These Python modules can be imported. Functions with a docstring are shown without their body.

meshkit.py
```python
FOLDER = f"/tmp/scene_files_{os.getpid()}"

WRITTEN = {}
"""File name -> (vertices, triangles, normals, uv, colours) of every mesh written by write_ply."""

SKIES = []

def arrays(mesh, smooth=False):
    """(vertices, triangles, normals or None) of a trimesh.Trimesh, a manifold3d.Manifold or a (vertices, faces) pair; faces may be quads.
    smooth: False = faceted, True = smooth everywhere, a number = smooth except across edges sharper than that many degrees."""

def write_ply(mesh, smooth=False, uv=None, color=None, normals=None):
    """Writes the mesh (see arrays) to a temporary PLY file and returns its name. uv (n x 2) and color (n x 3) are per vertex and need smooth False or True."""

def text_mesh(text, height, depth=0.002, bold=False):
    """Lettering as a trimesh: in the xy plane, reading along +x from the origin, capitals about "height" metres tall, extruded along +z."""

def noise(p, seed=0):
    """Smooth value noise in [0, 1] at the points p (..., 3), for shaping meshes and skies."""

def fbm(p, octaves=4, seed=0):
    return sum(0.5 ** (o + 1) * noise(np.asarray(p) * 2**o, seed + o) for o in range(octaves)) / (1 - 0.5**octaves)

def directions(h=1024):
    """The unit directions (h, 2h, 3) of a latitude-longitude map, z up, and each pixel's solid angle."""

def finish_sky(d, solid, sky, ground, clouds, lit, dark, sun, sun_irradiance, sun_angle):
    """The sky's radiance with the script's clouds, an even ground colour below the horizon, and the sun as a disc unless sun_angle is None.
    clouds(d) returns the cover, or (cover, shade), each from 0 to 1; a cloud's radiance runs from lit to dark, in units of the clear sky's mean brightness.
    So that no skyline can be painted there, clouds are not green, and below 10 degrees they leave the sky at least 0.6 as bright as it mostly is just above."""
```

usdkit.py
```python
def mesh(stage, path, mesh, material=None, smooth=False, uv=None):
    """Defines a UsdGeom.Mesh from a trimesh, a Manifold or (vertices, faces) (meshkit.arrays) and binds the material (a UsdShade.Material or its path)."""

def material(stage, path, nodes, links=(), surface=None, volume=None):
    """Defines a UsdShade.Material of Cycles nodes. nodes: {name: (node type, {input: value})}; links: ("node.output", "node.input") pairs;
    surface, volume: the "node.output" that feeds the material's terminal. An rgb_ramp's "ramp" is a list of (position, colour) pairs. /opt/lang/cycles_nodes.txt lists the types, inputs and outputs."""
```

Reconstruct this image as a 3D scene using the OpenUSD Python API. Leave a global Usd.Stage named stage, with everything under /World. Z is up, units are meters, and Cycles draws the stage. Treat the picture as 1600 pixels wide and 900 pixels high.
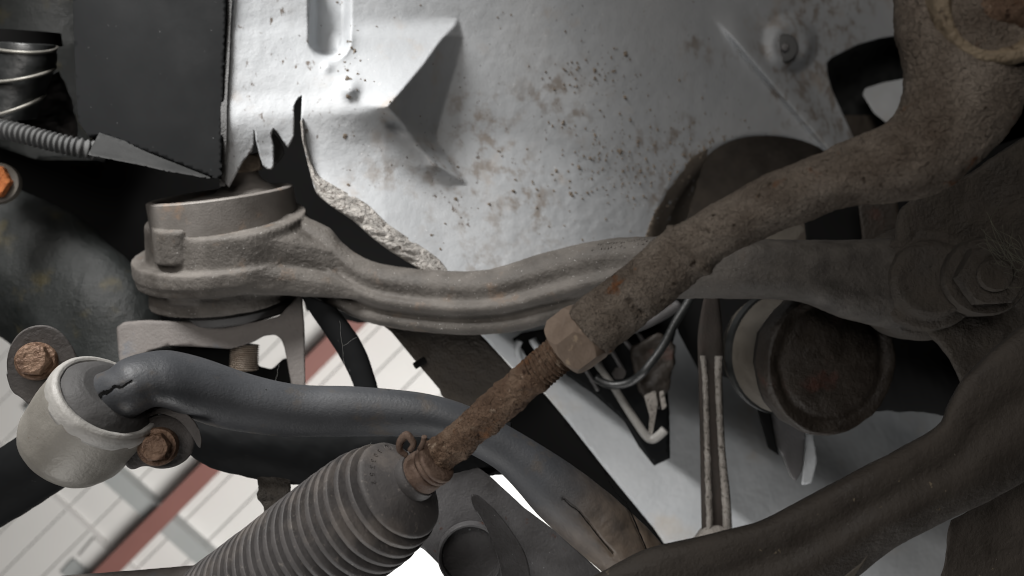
import math, random
import numpy as np, trimesh, usdkit
import manifold3d as m3
from manifold3d import Manifold
from meshkit import fbm, noise, text_mesh
from pxr import Usd, UsdGeom, UsdLux, UsdShade, Gf, Sdf
from scipy.interpolate import Akima1DInterpolator
from scipy.spatial import Delaunay, cKDTree
import shapely
from shapely.geometry import Polygon, Point, LineString

rng = np.random.default_rng(7)
stage = Usd.Stage.CreateInMemory()
UsdGeom.SetStageUpAxis(stage, UsdGeom.Tokens.z)
UsdGeom.SetStageMetersPerUnit(stage, 1.0)
UsdGeom.Xform.Define(stage, '/World')
UsdGeom.Scope.Define(stage, '/World/Looks')

# ------------------------------------------------------------------ camera, light
F = 1250.0          # focal length in pixels of a 1600 pixel wide picture (a phone's main lens)
Z0 = 1.6            # the lens stands 1.6 m above the workshop floor, under a lifted car
cam = UsdGeom.Camera.Define(stage, '/World/camera')
cam.AddTranslateOp().Set(Gf.Vec3d(0, 0, Z0))
cam.AddRotateXOp().Set(90)
cam.CreateHorizontalApertureAttr(36.0)
cam.CreateVerticalApertureAttr(20.25)
cam.CreateFocalLengthAttr(36.0 * F / 1600)
cam.CreateClippingRangeAttr(Gf.Vec2f(0.02, 100))
cam.CreateFStopAttr(12.0)
cam.CreateFocusDistanceAttr(0.31)
cam.CreateExposureAttr(0.0)

def rect_light(name, pos, target, w, h, intensity, color=(1, 1, 1)):
    l = UsdLux.RectLight.Define(stage, '/World/' + name)
    p, t = Gf.Vec3d(*pos), Gf.Vec3d(*target)
    m = Gf.Matrix4d().SetLookAt(p, t, Gf.Vec3d(0, 0.05, 1)).GetInverse()
    l.AddTransformOp().Set(m)
    l.CreateWidthAttr(w); l.CreateHeightAttr(h)
    l.CreateIntensityAttr(intensity); l.CreateColorAttr(Gf.Vec3f(*color))
    return l

def spot_light(name, pos, target, radius, intensity, cone, soft, color=(1, 1, 1)):
    """A round spot lamp."""
    l = UsdLux.SphereLight.Define(stage, '/World/' + name)
    l.AddTransformOp().Set(Gf.Matrix4d().SetLookAt(Gf.Vec3d(*pos), Gf.Vec3d(*target), Gf.Vec3d(0, 0.05, 1)).GetInverse())
    l.CreateRadiusAttr(radius); l.CreateIntensityAttr(intensity); l.CreateColorAttr(Gf.Vec3f(*color))
    sh = UsdLux.ShapingAPI.Apply(l.GetPrim()); sh.CreateShapingConeAngleAttr(cone); sh.CreateShapingConeSoftnessAttr(soft)

# lights out of view, placed to light the liner, parts, rail and wall
spot_light('unseen_arch_spot', (-0.33, 0.17, 2.10), (-0.16, 0.47, 1.63), 0.11, 68, 28, 0.95, (1.0, 0.985, 0.965))  # unseen spot, aimed at the liner's left so the right stays dim
rect_light('unseen_front_light', (-0.45, -1.1, 2.3), (-0.02, 0.35, 1.6), 1.2, 0.9, 4.0, (1.0, 0.95, 0.9))  # out of view, lights the parts softly from the front
rect_light('unseen_low_light', (-0.30, 0.18, 1.02), (0.12, 0.55, 1.45), 0.3, 0.3, 4.5, (1.0, 0.985, 0.97))  # out of view, lights rail and boot from below left
rect_light('unseen_rail_light', (0.11, 0.39, 1.14), (0.12, 0.6, 1.46), 0.22, 0.2, 6, (1.0, 0.985, 0.97))  # out of view, placed below the rail to brighten it
rect_light('unseen_wall_light', (0.1, 0.95, 0.25), (-1.5, 4.5, 0.8), 1.3, 0.9, 40, (1.0, 0.97, 0.93))  # out of view, placed to light the hall wall

# ------------------------------------------------------------------ geometry helpers
def P(px, py, D):
    """A point of the scene D metres in front of the lens plane."""
    px, py, D = np.broadcast_arrays(np.asarray(px, float), np.asarray(py, float), np.asarray(D, float))
    return np.stack([(px - 800) / F * D, D, Z0 - (py - 450) / F * D], -1)

def unit(a):
    a = np.asarray(a, float); return a / np.linalg.norm(a)

def curve(pts, n):
    pts = np.asarray(pts, float)
    t = np.r_[0, np.cumsum(np.linalg.norm(np.diff(pts[:, :2], axis=0), axis=1))]
    t /= t[-1]
    f = Akima1DInterpolator(t, pts) if len(pts) > 2 else (lambda x: pts[0] + (pts[1] - pts[0]) * np.asarray(x)[:, None])
    return f(np.linspace(0, 1, n))

def along(vals, n):
    v = np.asarray(vals, float)
    return np.interp(np.linspace(0, 1, n), np.linspace(0, 1, len(v)), v)

def grid_mesh(rows, caps=True):
    """rows: m x n x 3, closed around the second axis."""
    m, n = rows.shape[:2]
    v = rows.reshape(-1, 3)
    i, j = np.meshgrid(np.arange(m - 1), np.arange(n), indexing='ij')
    a, b = i * n + j, i * n + (j + 1) % n
    f = np.vstack([np.stack([a, b, b + n], -1).reshape(-1, 3), np.stack([a, b + n, a + n], -1).reshape(-1, 3)])
    if caps:
        c0, c1 = len(v), len(v) + 1
        v = np.vstack([v, rows[0].mean(0), rows[-1].mean(0)])
        k = np.arange(n); k1 = (k + 1) % n; e = (m - 1) * n
        f = np.vstack([f, np.stack([k1, k, np.full(n, c0)], -1), np.stack([e + k, e + k1, np.full(n, c1)], -1)])
    me = trimesh.Trimesh(v, f, process=False)
    if me.volume < 0: me.invert()
    return me

def chaikin(p, k):
    p = np.asarray(p, float)
    for _ in range(k):
        q = np.roll(p, -1, axis=0)
        p = np.stack([0.75 * p + 0.25 * q, 0.25 * p + 0.75 * q], 1).reshape(-1, p.shape[1])
    return p

def loft(top, bot, D, m=120, n=48, deep=1.0, section=None, section2=None, blend=None, px=False):
    """A bar whose upper and lower outlines run along top and bot; round, or of the given closed section (share from top to bottom, millimetres behind the axis)."""
    T, B = curve(top, m), curve(bot, m)
    if np.ndim(D[0]): d = Akima1DInterpolator(*np.array(D).T)(np.linspace(0, 1, m))
    else: d = along(D, m) if len(D) < 4 else Akima1DInterpolator(np.linspace(0, 1, len(D)), D)(np.linspace(0, 1, m))
    if section is None:
        th = np.arange(n) / n * 2 * np.pi
        s = np.tile(0.5 - 0.5 * np.cos(th), (m, 1))
        r = np.linalg.norm(T - B, axis=1) / 2 / F * d
        w = -np.sin(th)[None] * (r * along(np.atleast_1d(deep), m))[:, None]
    else:
        a = chaikin(section, 2)
        b = chaikin(section2, 2) if section2 is not None else a
        k = along(blend, m)[:, None, None] if blend is not None else np.zeros((m, 1, 1))
        sw = a[None] * (1 - k) + b[None] * k
        s, w = sw[..., 0], sw[..., 1] * 0.001
    q = T[:, None] * (1 - s[..., None]) + B[:, None] * s[..., None]
    dd = d[:, None] + w
    if px:
        return grid_mesh(np.stack([q[..., 0], q[..., 1], w / d[:, None] * F + (d[:, None] - px) / px * F], -1))
    return grid_mesh(P(q[..., 0], q[..., 1], dd))

def rough(me, amp, scale, octaves=4, seed=0, ridged=False):
    f = fbm(me.vertices * scale + seed * 7.3, octaves, seed) - 0.5
    if ridged: f = 0.25 - np.abs(f)
    n = me.vertex_normals
    me = me.copy(); me.vertices = me.vertices + n * (f * 2 * amp)[:, None]
    return me

def frame(axis):
    a = unit(axis); u = unit(np.cross(a, [0.13, 0.2, 0.97] if abs(a[2]) < 0.9 else [1, 0, 0])); return a, u, np.cross(a, u)

def lathe(profile, origin, axis, n=64, rfun=None, sub=1):
    """profile: (radius, height along the axis) in metres, from one end to the other."""
    p = np.asarray(profile, float)
    if sub > 1:
        t = np.arange(len(p)); x = np.linspace(0, len(p) - 1, (len(p) - 1) * sub + 1)
        p = np.stack([np.interp(x, t, p[:, 0]), np.interp(x, t, p[:, 1])], 1)
    a, u, w = frame(axis)
    th = np.arange(n) / n * 2 * np.pi
    r = np.repeat(p[:, :1], n, 1)
    if rfun is not None: r = rfun(r, th[None], p[:, 1:2])
    r = np.maximum(r, 1e-5)
    rows = np.asarray(origin) + p[:, 1][:, None, None] * a + r[..., None] * (np.cos(th)[None, :, None] * u + np.sin(th)[None, :, None] * w)
    return grid_mesh(rows)

def rod(points, radii, n=20, m=80, rfun=None):
    """A round bar through 3-D points."""
    pts = np.asarray(points, float)
    t = np.r_[0, np.cumsum(np.linalg.norm(np.diff(pts, axis=0), axis=1))]
    x = np.linspace(0, t[-1], m)
    c = Akima1DInterpolator(t, pts)(x) if len(pts) > 2 else pts[0] + (pts[1] - pts[0]) * (x / t[-1])[:, None]
    tan = np.gradient(c, axis=0); tan /= np.linalg.norm(tan, axis=1, keepdims=True)
    u = unit(np.cross(tan[0], [0.3, 0.9, 0.2])); rows = []
    rr = along(np.atleast_1d(radii), m); th = np.arange(n) / n * 2 * np.pi
    for i in range(m):
        u = unit(u - tan[i] * u.dot(tan[i])); w = np.cross(tan[i], u)
        r = rr[i] if rfun is None else rfun(rr[i], th, x[i])
        rows.append(c[i] + (np.cos(th) * r)[:, None] * u + (np.sin(th) * r)[:, None] * w)
    return grid_mesh(np.array(rows))

def to_tri(man):
    m = man.to_mesh(); return trimesh.Trimesh(np.array(m.vert_properties[:, :3], float), np.array(m.tri_verts), process=False)

def to_man(me):
    me = me.copy(); me.merge_vertices()
    return Manifold(m3.Mesh(np.asarray(me.vertices, np.float32), np.asarray(me.faces, np.uint32)))

def taubin(me, k):
    if k: trimesh.smoothing.filter_taubin(me, lamb=0.5, nu=0.52, iterations=k)
    return me

def slab(poly, D, thick, length=5.0, k=6, tilt=(0, 0), holes=(), bulge=None, curved=False):
    """A plate with this outline, thick pixels deep behind D (or a function of the position), its edges rounded. tilt: pixels of depth per pixel to the right and down."""
    pg = Polygon(chaikin(poly, 3) if curved else poly, holes).buffer(0)
    c = np.array(pg.centroid.coords[0])
    me = trimesh.creation.extrude_polygon(pg, thick, engine='earcut')
    me = to_tri(to_man(me).refine_to_length(length))
    taubin(me, k)
    v = me.vertices
    w = v[:, 2] + (v[:, 0] - c[0]) * tilt[0] + (v[:, 1] - c[1]) * tilt[1]
    if bulge is not None: w = w + bulge(v[:, 0], v[:, 1])
    me = trimesh.Trimesh(P(v[:, 0], v[:, 1], D * (1 + w / F)), me.faces, process=False)
    if me.volume < 0: me.invert()
    return me

def sheet(poly, Dfun, thick, step=4.0, holes=()):
    """A moulded sheet with this outline whose front lies Dfun(px, py) metres away, thick metres thick."""
    pg = Polygon(poly, holes).buffer(0)
    b = []
    for ring in [pg.exterior, *pg.interiors]:
        n = max(8, int(ring.length / step)); b += [ring.interpolate(x, normalized=True).coords[0] for x in np.arange(n) / n]
        b += list(ring.coords)[:-1]
    x0, y0, x1, y1 = pg.bounds
    gx, gy = np.meshgrid(np.arange(x0, x1, step), np.arange(y0, y1, step * 0.9))
    gx = gx + (np.arange(gx.shape[0]) % 2)[:, None] * step * 0.5
    g = np.stack([gx.ravel(), gy.ravel()], 1)
    inner = pg.buffer(-step * 0.45); shapely.prepare(inner)
    g = g[shapely.contains_xy(inner, g[:, 0], g[:, 1])]
    pts = np.unique(np.round(np.vstack([b, g]), 3), axis=0)
    tri = Delaunay(pts).simplices
    c = pts[tri].mean(1); keep = pg.buffer(0.01); shapely.prepare(keep)
    tri = tri[shapely.contains_xy(keep, c[:, 0], c[:, 1])]
    a = pts[tri]; area = np.cross(a[:, 1] - a[:, 0], a[:, 2] - a[:, 0]); tri = tri[np.abs(area) > 1e-6]; area = area[np.abs(area) > 1e-6]
    tri[area < 0] = tri[area < 0][:, ::-1]
    D = Dfun(pts[:, 0], pts[:, 1])
    v = np.vstack([P(pts[:, 0], pts[:, 1], D), P(pts[:, 0], pts[:, 1], D + thick)])
    n = len(pts)
    e = np.vstack([tri[:, [0, 1]], tri[:, [1, 2]], tri[:, [2, 0]]])
    key = {}
    for i, (p, q) in enumerate(e): key[(p, q)] = i
    rim = np.array([(p, q) for p, q in e if (q, p) not in key])
    f = np.vstack([tri, tri[:, ::-1] + n, np.stack([rim[:, 1], rim[:, 0], rim[:, 0] + n], -1), np.stack([rim[:, 1], rim[:, 0] + n, rim[:, 1] + n], -1)])
    me = trimesh.Trimesh(v, f, process=False)
    if me.volume < 0: me.invert()
    return me

def box(center, size, R=None):
    m = trimesh.creation.box(size)
    if R is not None: m.apply_transform(R)
    m.apply_translation(center); return m

def hexagon(origin, axis, r, h, spin=0.0, chamfer=0.12):
    """A chamfered hexagon head or nut; r across corners / 2."""
    hx = Manifold.cylinder(h, r, r, 6)
    cone = Manifold.revolve(m3.CrossSection([[(0, -h * .1), (r * (1 - chamfer), 0), (r * 1.01, h * 0.22), (r * 1.01, h * 0.78), (r * (1 - chamfer), h), (0, h * 1.02)]]), 48)
    me = to_tri((hx ^ cone).rotate([0, 0, spin]).refine_to_length(r * 0.12))
    a, u, w = frame(axis)
    R = np.eye(4); R[:3, 0], R[:3, 1], R[:3, 2], R[:3, 3] = u, w, a, origin
    me.apply_transform(R); return me

def join(*ms): return trimesh.util.concatenate([m for m in ms])

def lumps(points, normals, sizes, seed=0, flat=0.6):
    """Small irregular crumbs lying on a surface."""
    r = np.random.default_rng(seed); out = []
    ico = trimesh.creation.icosphere(1)
    for p, n, s in zip(points, normals, sizes):
        a, u, w = frame(n); v = ico.vertices * r.uniform(0.65, 1.3, (len(ico.vertices), 1)) * s * r.uniform(0.6, 1.4, (1, 3)); v[:, 2] *= flat
        out.append(trimesh.Trimesh(p + v[:, :1] * u + v[:, 1:2] * w + v[:, 2:] * a, ico.faces, process=False))
    return join(*out)

# ------------------------------------------------------------------ materials
def mat(name, stops, scale=60, rough=0.6, metal=0.0, detail=6, stretch=None, bumps=(), patches=(), spec=0.5, ndist=0.0, rvar=0.12, grad=None):
    """Noise between the stops; patches: (scale, from, to, colour, offset[, stretch]) laid over where a noise rises from..to; bumps: (scale, height in metres[, detail])."""
    N, L = {'g': ('geometry', {}), 'p': ('principled_bsdf', {'roughness': rough, 'metallic': metal, 'specular_ior_level': spec})}, []
    vec = 'g.position'
    if stretch:
        N['st'] = ('mapping', {'scale': stretch[0], 'rotation': stretch[1] if len(stretch) > 1 else (0, 0, 0)}); L.append(('g.position', 'st.vector')); vec = 'st.vector'
    N['n'] = ('noise_texture', {'scale': scale, 'detail': detail, 'roughness': 0.62, 'distortion': ndist}); L.append((vec, 'n.vector'))
    N['r'] = ('rgb_ramp', {'ramp': [(0.28 + 0.44 * i / max(1, len(stops) - 1), c) for i, c in enumerate(stops)]}); L.append(('n.fac', 'r.fac'))
    last = 'r.color'
    for k, pt in enumerate(patches):
        sc, lo, hi, col, off = pt[:5]
        N[f'pm{k}'] = ('mapping', {'location': (off, off * 0.7, -off), 'scale': pt[5] if len(pt) > 5 else (1, 1, 1)})
        N[f'pn{k}'] = ('noise_texture', {'scale': sc, 'detail': 5.0, 'roughness': 0.6})
        N[f'pr{k}'] = ('map_range', {'range_type': 'smoothstep', 'from_min': lo, 'from_max': hi, 'to_min': 0.0, 'to_max': 1.0, 'clamp': True})
        N[f'px{k}'] = ('mix_color', {'b': col})
        L += [('g.position', f'pm{k}.vector'), (f'pm{k}.vector', f'pn{k}.vector'), (f'pn{k}.fac', f'pr{k}.value'), (last, f'px{k}.a')]
        if len(pt) > 6:
            N[f'qn{k}'] = ('noise_texture', {'scale': pt[6][0], 'detail': 3.0}); N[f'qr{k}'] = ('map_range', {'range_type': 'smoothstep', 'from_min': pt[6][1], 'from_max': pt[6][2], 'to_min': 0.0, 'to_max': 1.0, 'clamp': True})
            N[f'qm{k}'] = ('math', {'math_type': 'multiply'})
            L += [(f'pm{k}.vector', f'qn{k}.vector'), (f'qn{k}.fac', f'qr{k}.value'), (f'qr{k}.result', f'qm{k}.value1'), (f'pr{k}.result', f'qm{k}.value2'), (f'qm{k}.value', f'px{k}.fac')]
        else: L.append((f'pr{k}.result', f'px{k}.fac'))
        last = f'px{k}.result'
    if grad:        # the far end of a thing has another colour (mud on the bar, painted shade on the arm): direction, where it starts and is complete, noise scale and weight, material stops
        N['gd'] = ('vector_math', {'math_type': 'dot_product', 'vector2': grad[0]}); N['gn'] = ('noise_texture', {'scale': grad[3], 'detail': 5.0, 'roughness': 0.65})
        N['gm'] = ('math', {'math_type': 'multiply_add', 'value2': grad[4]}); N['gr'] = ('map_range', {'range_type': 'smoothstep', 'from_min': grad[1], 'from_max': grad[2], 'to_min': 0.0, 'to_max': 1.0, 'clamp': True})
        N['gk'] = ('noise_texture', {'scale': 120.0, 'detail': 6.0}); N['gc'] = ('rgb_ramp', {'ramp': [(.3 + .4 * i / (len(grad[5]) - 1), c) for i, c in enumerate(grad[5])]}); N['gx'] = ('mix_color', {})
        L += [('g.position', 'gd.vector1'), ('g.position', 'gn.vector'), ('g.position', 'gk.vector'), ('gn.fac', 'gm.value1'), ('gd.value', 'gm.value3'), ('gm.value', 'gr.value'), ('gk.fac', 'gc.fac'), ('gr.result', 'gx.fac'), (last, 'gx.a'), ('gc.color', 'gx.b')]
        last = 'gx.result'
    L.append((last, 'p.base_color'))
    if rvar:
        N['rv'] = ('map_range', {'from_min': 0.3, 'from_max': 0.7, 'to_min': max(0.05, rough - rvar), 'to_max': min(1, rough + rvar), 'clamp': True})
        L += [('n.fac', 'rv.value'), ('rv.result', 'p.roughness')]
    prev = None
    for k, b in enumerate(bumps):
        N[f'bn{k}'] = ('noise_texture', {'scale': b[0] * 1.5, 'detail': float(b[2] if len(b) > 2 else 4), 'roughness': 0.6})
        N[f'bb{k}'] = ('bump', {'strength': 1.0, 'distance': b[1] * 0.4})
        L += [(vec if stretch else 'g.position', f'bn{k}.vector'), (f'bn{k}.fac', f'bb{k}.height')]
        if prev: L.append((prev, f'bb{k}.normal'))
        prev = f'bb{k}.normal'
    if prev: L.append((prev, 'p.normal'))
    return usdkit.material(stage, '/World/Looks/' + name, N, L, surface='p.BSDF')

M = {}
M['liner'] = mat('grey_liner_plastic', [(.34, .355, .37), (.40, .415, .43), (.46, .47, .48)], 9, 0.62, bumps=[(420, .0005), (60, .0003)], spec=.35,
    patches=[(26, .56, .74, (.36, .325, .295), 3.1), (90, .46, .66, (.25, .226, .205), 9.1, (1, 1, 1), (9, .50, .62)), (210, .60, .68, (.12, .10, .085), 1.7, (1, 1, .6), (13, .53, .66)), (420, .66, .71, (.07, .062, .055), 5.2, (1, 1, .7), (20, .46, .6)), (300, .70, .74, (.72, .72, .71), 8.4)])
M['felt'] = mat('torn_liner_felt', [(.30, .28, .26), (.45, .43, .40)], 300, .9, stretch=((1, 1, 1), (0, 0, 0)), bumps=[(300, .006), (900, .002)], patches=[(500, .55, .65, (.12, .10, .085), 2)])
M['liner_cut'] = mat('dark_cut_edge', [(.06, .06, .06), (.13, .13, .13)], 400, .8, bumps=[(600, .002)])
M['mud'] = mat('dried_mud', [(.10, .08, .06), (.20, .165, .13)], 500, .95, bumps=[(900, .001)])
M['black_plastic'] = mat('black_plastic', [(.0045, .005, .0055), (.008, .0085, .009)], 30, .75, bumps=[(500, .0001)], spec=.12, patches=[(420, .70, .76, (.12, .12, .12), 2)])
M['flap'] = mat('dark_folded_flap', [(.012, .0125, .0125), (.019, .0195, .0195)], 60, .7, bumps=[(500, .0003)])
M['grey_plastic'] = mat('dull_grey_plastic', [(.055, .057, .057), (.08, .08, .08)], 60, .7, bumps=[(500, .0003)])
M['dark_paint'] = mat('dark_green_grey_underseal', [(.011, .013, .0125), (.026, .029, .0285)], 30, .55, bumps=[(700, .0012), (90, .002)], patches=[(40, .55, .7, (.05, .043, .022), 4), (600, .70, .74, (.14, .14, .13), 9)])
M['void'] = mat('near_black', [(.004, .004, .004), (.007, .007, .007)], 40, .9, spec=.1)  # near-black, for black parts and for unlit gaps and backings
M['forged'] = mat('dusty_forged_steel_shaded', [(.046, .040, .034), (.088, .079, .070), (.135, .123, .111)], 55, .72, bumps=[(450, .0011), (1500, .0004)],
    patches=[(900, .66, .72, (.55, .54, .52), 3.3), (700, .67, .73, (.03, .026, .022), 7.1), (70, .58, .75, (.13, .095, .07), 6.6)], grad=((1, 0, 0), .075, .15, 60, .03, [(.028, .024, .02), (.07, .062, .054)]))  # colour darkens to the right, painting in the shade on that end
M['machined'] = mat('dusty_machined_ring', [(.13, .119, .108), (.19, .175, .162)], 70, .55, metal=.15, bumps=[(600, .0004)], patches=[(700, .69, .74, (.05, .045, .04), 2.2), (40, .6, .75, (.28, .19, .13), 1.1)])
M['rubber'] = mat('dusty_dark_rubber', [(.05, .049, .049), (.075, .073, .073)], 80, .65, bumps=[(500, .0005)])
M['boot'] = mat('grey_black_boot_rubber', [(.075, .071, .071), (.115, .108, .107)], 70, .62, bumps=[(260, .0005), (900, .0003)], patches=[(600, .70, .76, (.22, .20, .19), 2), (45, .50, .68, (.17, .152, .14), 5), (500, .60, .70, (.19, .172, .16), 7)])
M['bar'] = mat('dark_blue_grey_paint', [(.044, .047, .052), (.072, .076, .084)], 22, .5, bumps=[(600, .0004), (60, .0005)],
    patches=[(60, .56, .72, (.085, .073, .063), 3), (650, .72, .76, (.4, .4, .4), 6), (300, .70, .74, (.012, .012, .012), 1)],
    grad=((.62, 0, -.78), -1.248 + .060 + .02, -1.248 + .112 + .02, 45, .04, [(.065, .052, .042), (.12, .092, .07), (.17, .135, .105)]))
M['rust'] = mat('flaking_rust', [(.09, .055, .036), (.17, .11, .075), (.25, .18, .13)], 130, .88, bumps=[(260, .008), (800, .003)], spec=.25,
    patches=[(90, .58, .72, (.22, .105, .05), 2.2), (240, .60, .70, (.045, .024, .016), 5.5), (400, .62, .70, (.36, .28, .21), 8.8)])
M['mud_rust'] = mat('dusty_mud_caked_steel', [(.10, .076, .058), (.21, .175, .143), (.33, .285, .24)], 55, .92, bumps=[(110, .006), (300, .009), (800, .004)], spec=.2,
    patches=[(110, .62, .72, (.19, .085, .04), 2.9), (300, .62, .70, (.05, .036, .026), 5.5), (60, .60, .75, (.28, .235, .19), 1.2)])
M['rust_orange'] = mat('bright_orange_rust', [(.16, .05, .02), (.34, .11, .035), (.42, .17, .07)], 200, .9, bumps=[(400, .004)], spec=.2)
M['nut'] = mat('brown_plain_nut', [(.16, .118, .088), (.23, .175, .135)], 160, .6, metal=.1, bumps=[(420, .0007)], patches=[(200, .62, .72, (.36, .28, .20), 1)])
M['clamp'] = mat('rusty_clamp_band', [(.10, .06, .045), (.20, .14, .105)], 220, .7, metal=.1, bumps=[(700, .001)])
M['zinc'] = mat('worn_zinc_beige', [(.24, .225, .20), (.33, .315, .285)], 45, .5, metal=.15, bumps=[(500, .0004), (60, .0012)], patches=[(420, .68, .73, (.17, .12, .08), 4), (45, .62, .75, (.17, .145, .12), 8)])
M['zinc_rim'] = mat('worn_bright_zinc', [(.36, .35, .33), (.48, .47, .45)], 90, .55, metal=.05, bumps=[(500, .0005)], patches=[(60, .62, .72, (.34, .19, .10), 4.2)])
M['bolt'] = mat('copper_brown_rusted_bolt', [(.10, .055, .035), (.19, .115, .075), (.30, .20, .14)], 280, .5, metal=.3, bumps=[(450, .002)])
M['ear'] = mat('dark_dusty_casting', [(.05, .045, .043), (.085, .077, .073)], 90, .7, bumps=[(420, .001)])
M['bracket'] = mat('dusty_bracket_steel', [(.078, .068, .063), (.14, .127, .119)], 70, .68, bumps=[(420, .001)], patches=[(60, .6, .75, (.10, .105, .115), 4)])
M['thread'] = mat('thread_steel', [(.22, .17, .13), (.38, .33, .28)], 200, .5, metal=.4, bumps=[(500, .0005)])
M['plate'] = mat('dark_grey_painted_plate', [(.06, .057, .057), (.115, .112, .115)], 45, .5, bumps=[(500, .0006), (80, .0005)], patches=[(110, .64, .72, (.085, .04, .028), 3), (600, .68, .73, (.36, .37, .38), 6)])
M['arm_dark'] = mat('dark_dirty_arm_paint', [(.032, .026, .021), (.055, .046, .038)], 60, .75, bumps=[(500, .001), (90, .002)], patches=[(300, .68, .74, (.16, .13, .09), 3), (900, .72, .76, (.35, .32, .28), 6)])
M['knuckle'] = mat('oily_dark_casting', [(.020, .0155, .0115), (.042, .034, .026)], 80, .8, bumps=[(420, .002), (120, .004)])
M['cv_shell'] = mat('cream_cv_shell', [(.06, .052, .042), (.10, .088, .072)], 80, .6, bumps=[(400, .0008)], patches=[(300, .66, .72, (.06, .045, .035), 3)])
M['cv_rubber'] = mat('oily_brown_rubber', [(.012, .0085, .006), (.026, .019, .013)], 60, .6, bumps=[(260, .002)], patches=[(50, .58, .72, (.045, .018, .012), 2)])
M['rail'] = mat('pale_blue_grey_body_paint', [(.40, .42, .435), (.52, .535, .545)], 14, .45, bumps=[(70, .0015)], patches=[(16, .55, .72, (.46, .43, .39), 2), (400, .70, .75, (.2, .18, .16), 3)])
M['link'] = mat('dusty_cast_link', [(.20, .18, .16), (.36, .335, .305)], 120, .8, bumps=[(500, .004)], patches=[(400, .56, .66, (.06, .05, .04), 1)])
M['link_dark'] = mat('dark_link_groove', [(.02, .016, .012), (.04, .03, .025)], 120, .8, bumps=[(600, .001)])  # groove and shank much darker than the ribs
M['pale_rod'] = mat('pale_coated_rod', [(.19, .183, .17), (.29, .28, .265)], 100, .5)
M['opening_brown'] = mat('dim_brown_backing', [(.035, .028, .022), (.11, .09, .072)], 40, .85, bumps=[(200, .002)])
M['hose'] = mat('black_hose_rubber', [(.012, .013, .013), (.022, .023, .023)], 80, .38, bumps=[(400, .0004)])
M['ring_metal'] = mat('dull_ring_metal', [(.17, .165, .145), (.27, .26, .235)], 90, .5, metal=.5)
M['bronze'] = mat('dirty_brass_rim', [(.12, .088, .055), (.28, .225, .155)], 140, .6, metal=.2, bumps=[(380, .003)], patches=[(160, .58, .66, (.06, .04, .025), 3)])
M['wall'] = mat('white_coated_panel', [(.74, .735, .72), (.79, .785, .77)], 1.5, .5, rvar=0)
M['wall_gap'] = mat('panel_joint', [(.62, .61, .60), (.66, .65, .64)], 2, .8, rvar=0)
M['beam_red'] = mat('red_oxide_steel', [(.24, .11, .095), (.27, .124, .108)], 3, .55, rvar=0)
M['purlin'] = mat('galvanised_grey', [(.36, .38, .38), (.42, .44, .44)], 3, .5, rvar=0)
M['moss'] = mat('dried_grass', [(.03, .03, .02), (.075, .07, .048)], 300, .8)
M['web'] = mat('cobweb', [(.5, .5, .48), (.6, .6, .58)], 300, .6)

# ------------------------------------------------------------------ scene tree helpers
used = {}
def numbered(base):
    k = used.get(base, 0); used[base] = k + 1
    return base if k == 0 else f'{base}_{k:03d}'

def tag(prim, label=None, cat=None, group=None, kind=None):
    for k, v in (('label', label), ('category', cat), ('group', group), ('kind', kind)):
        if v: prim.SetCustomDataByKey(k, v)

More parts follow.
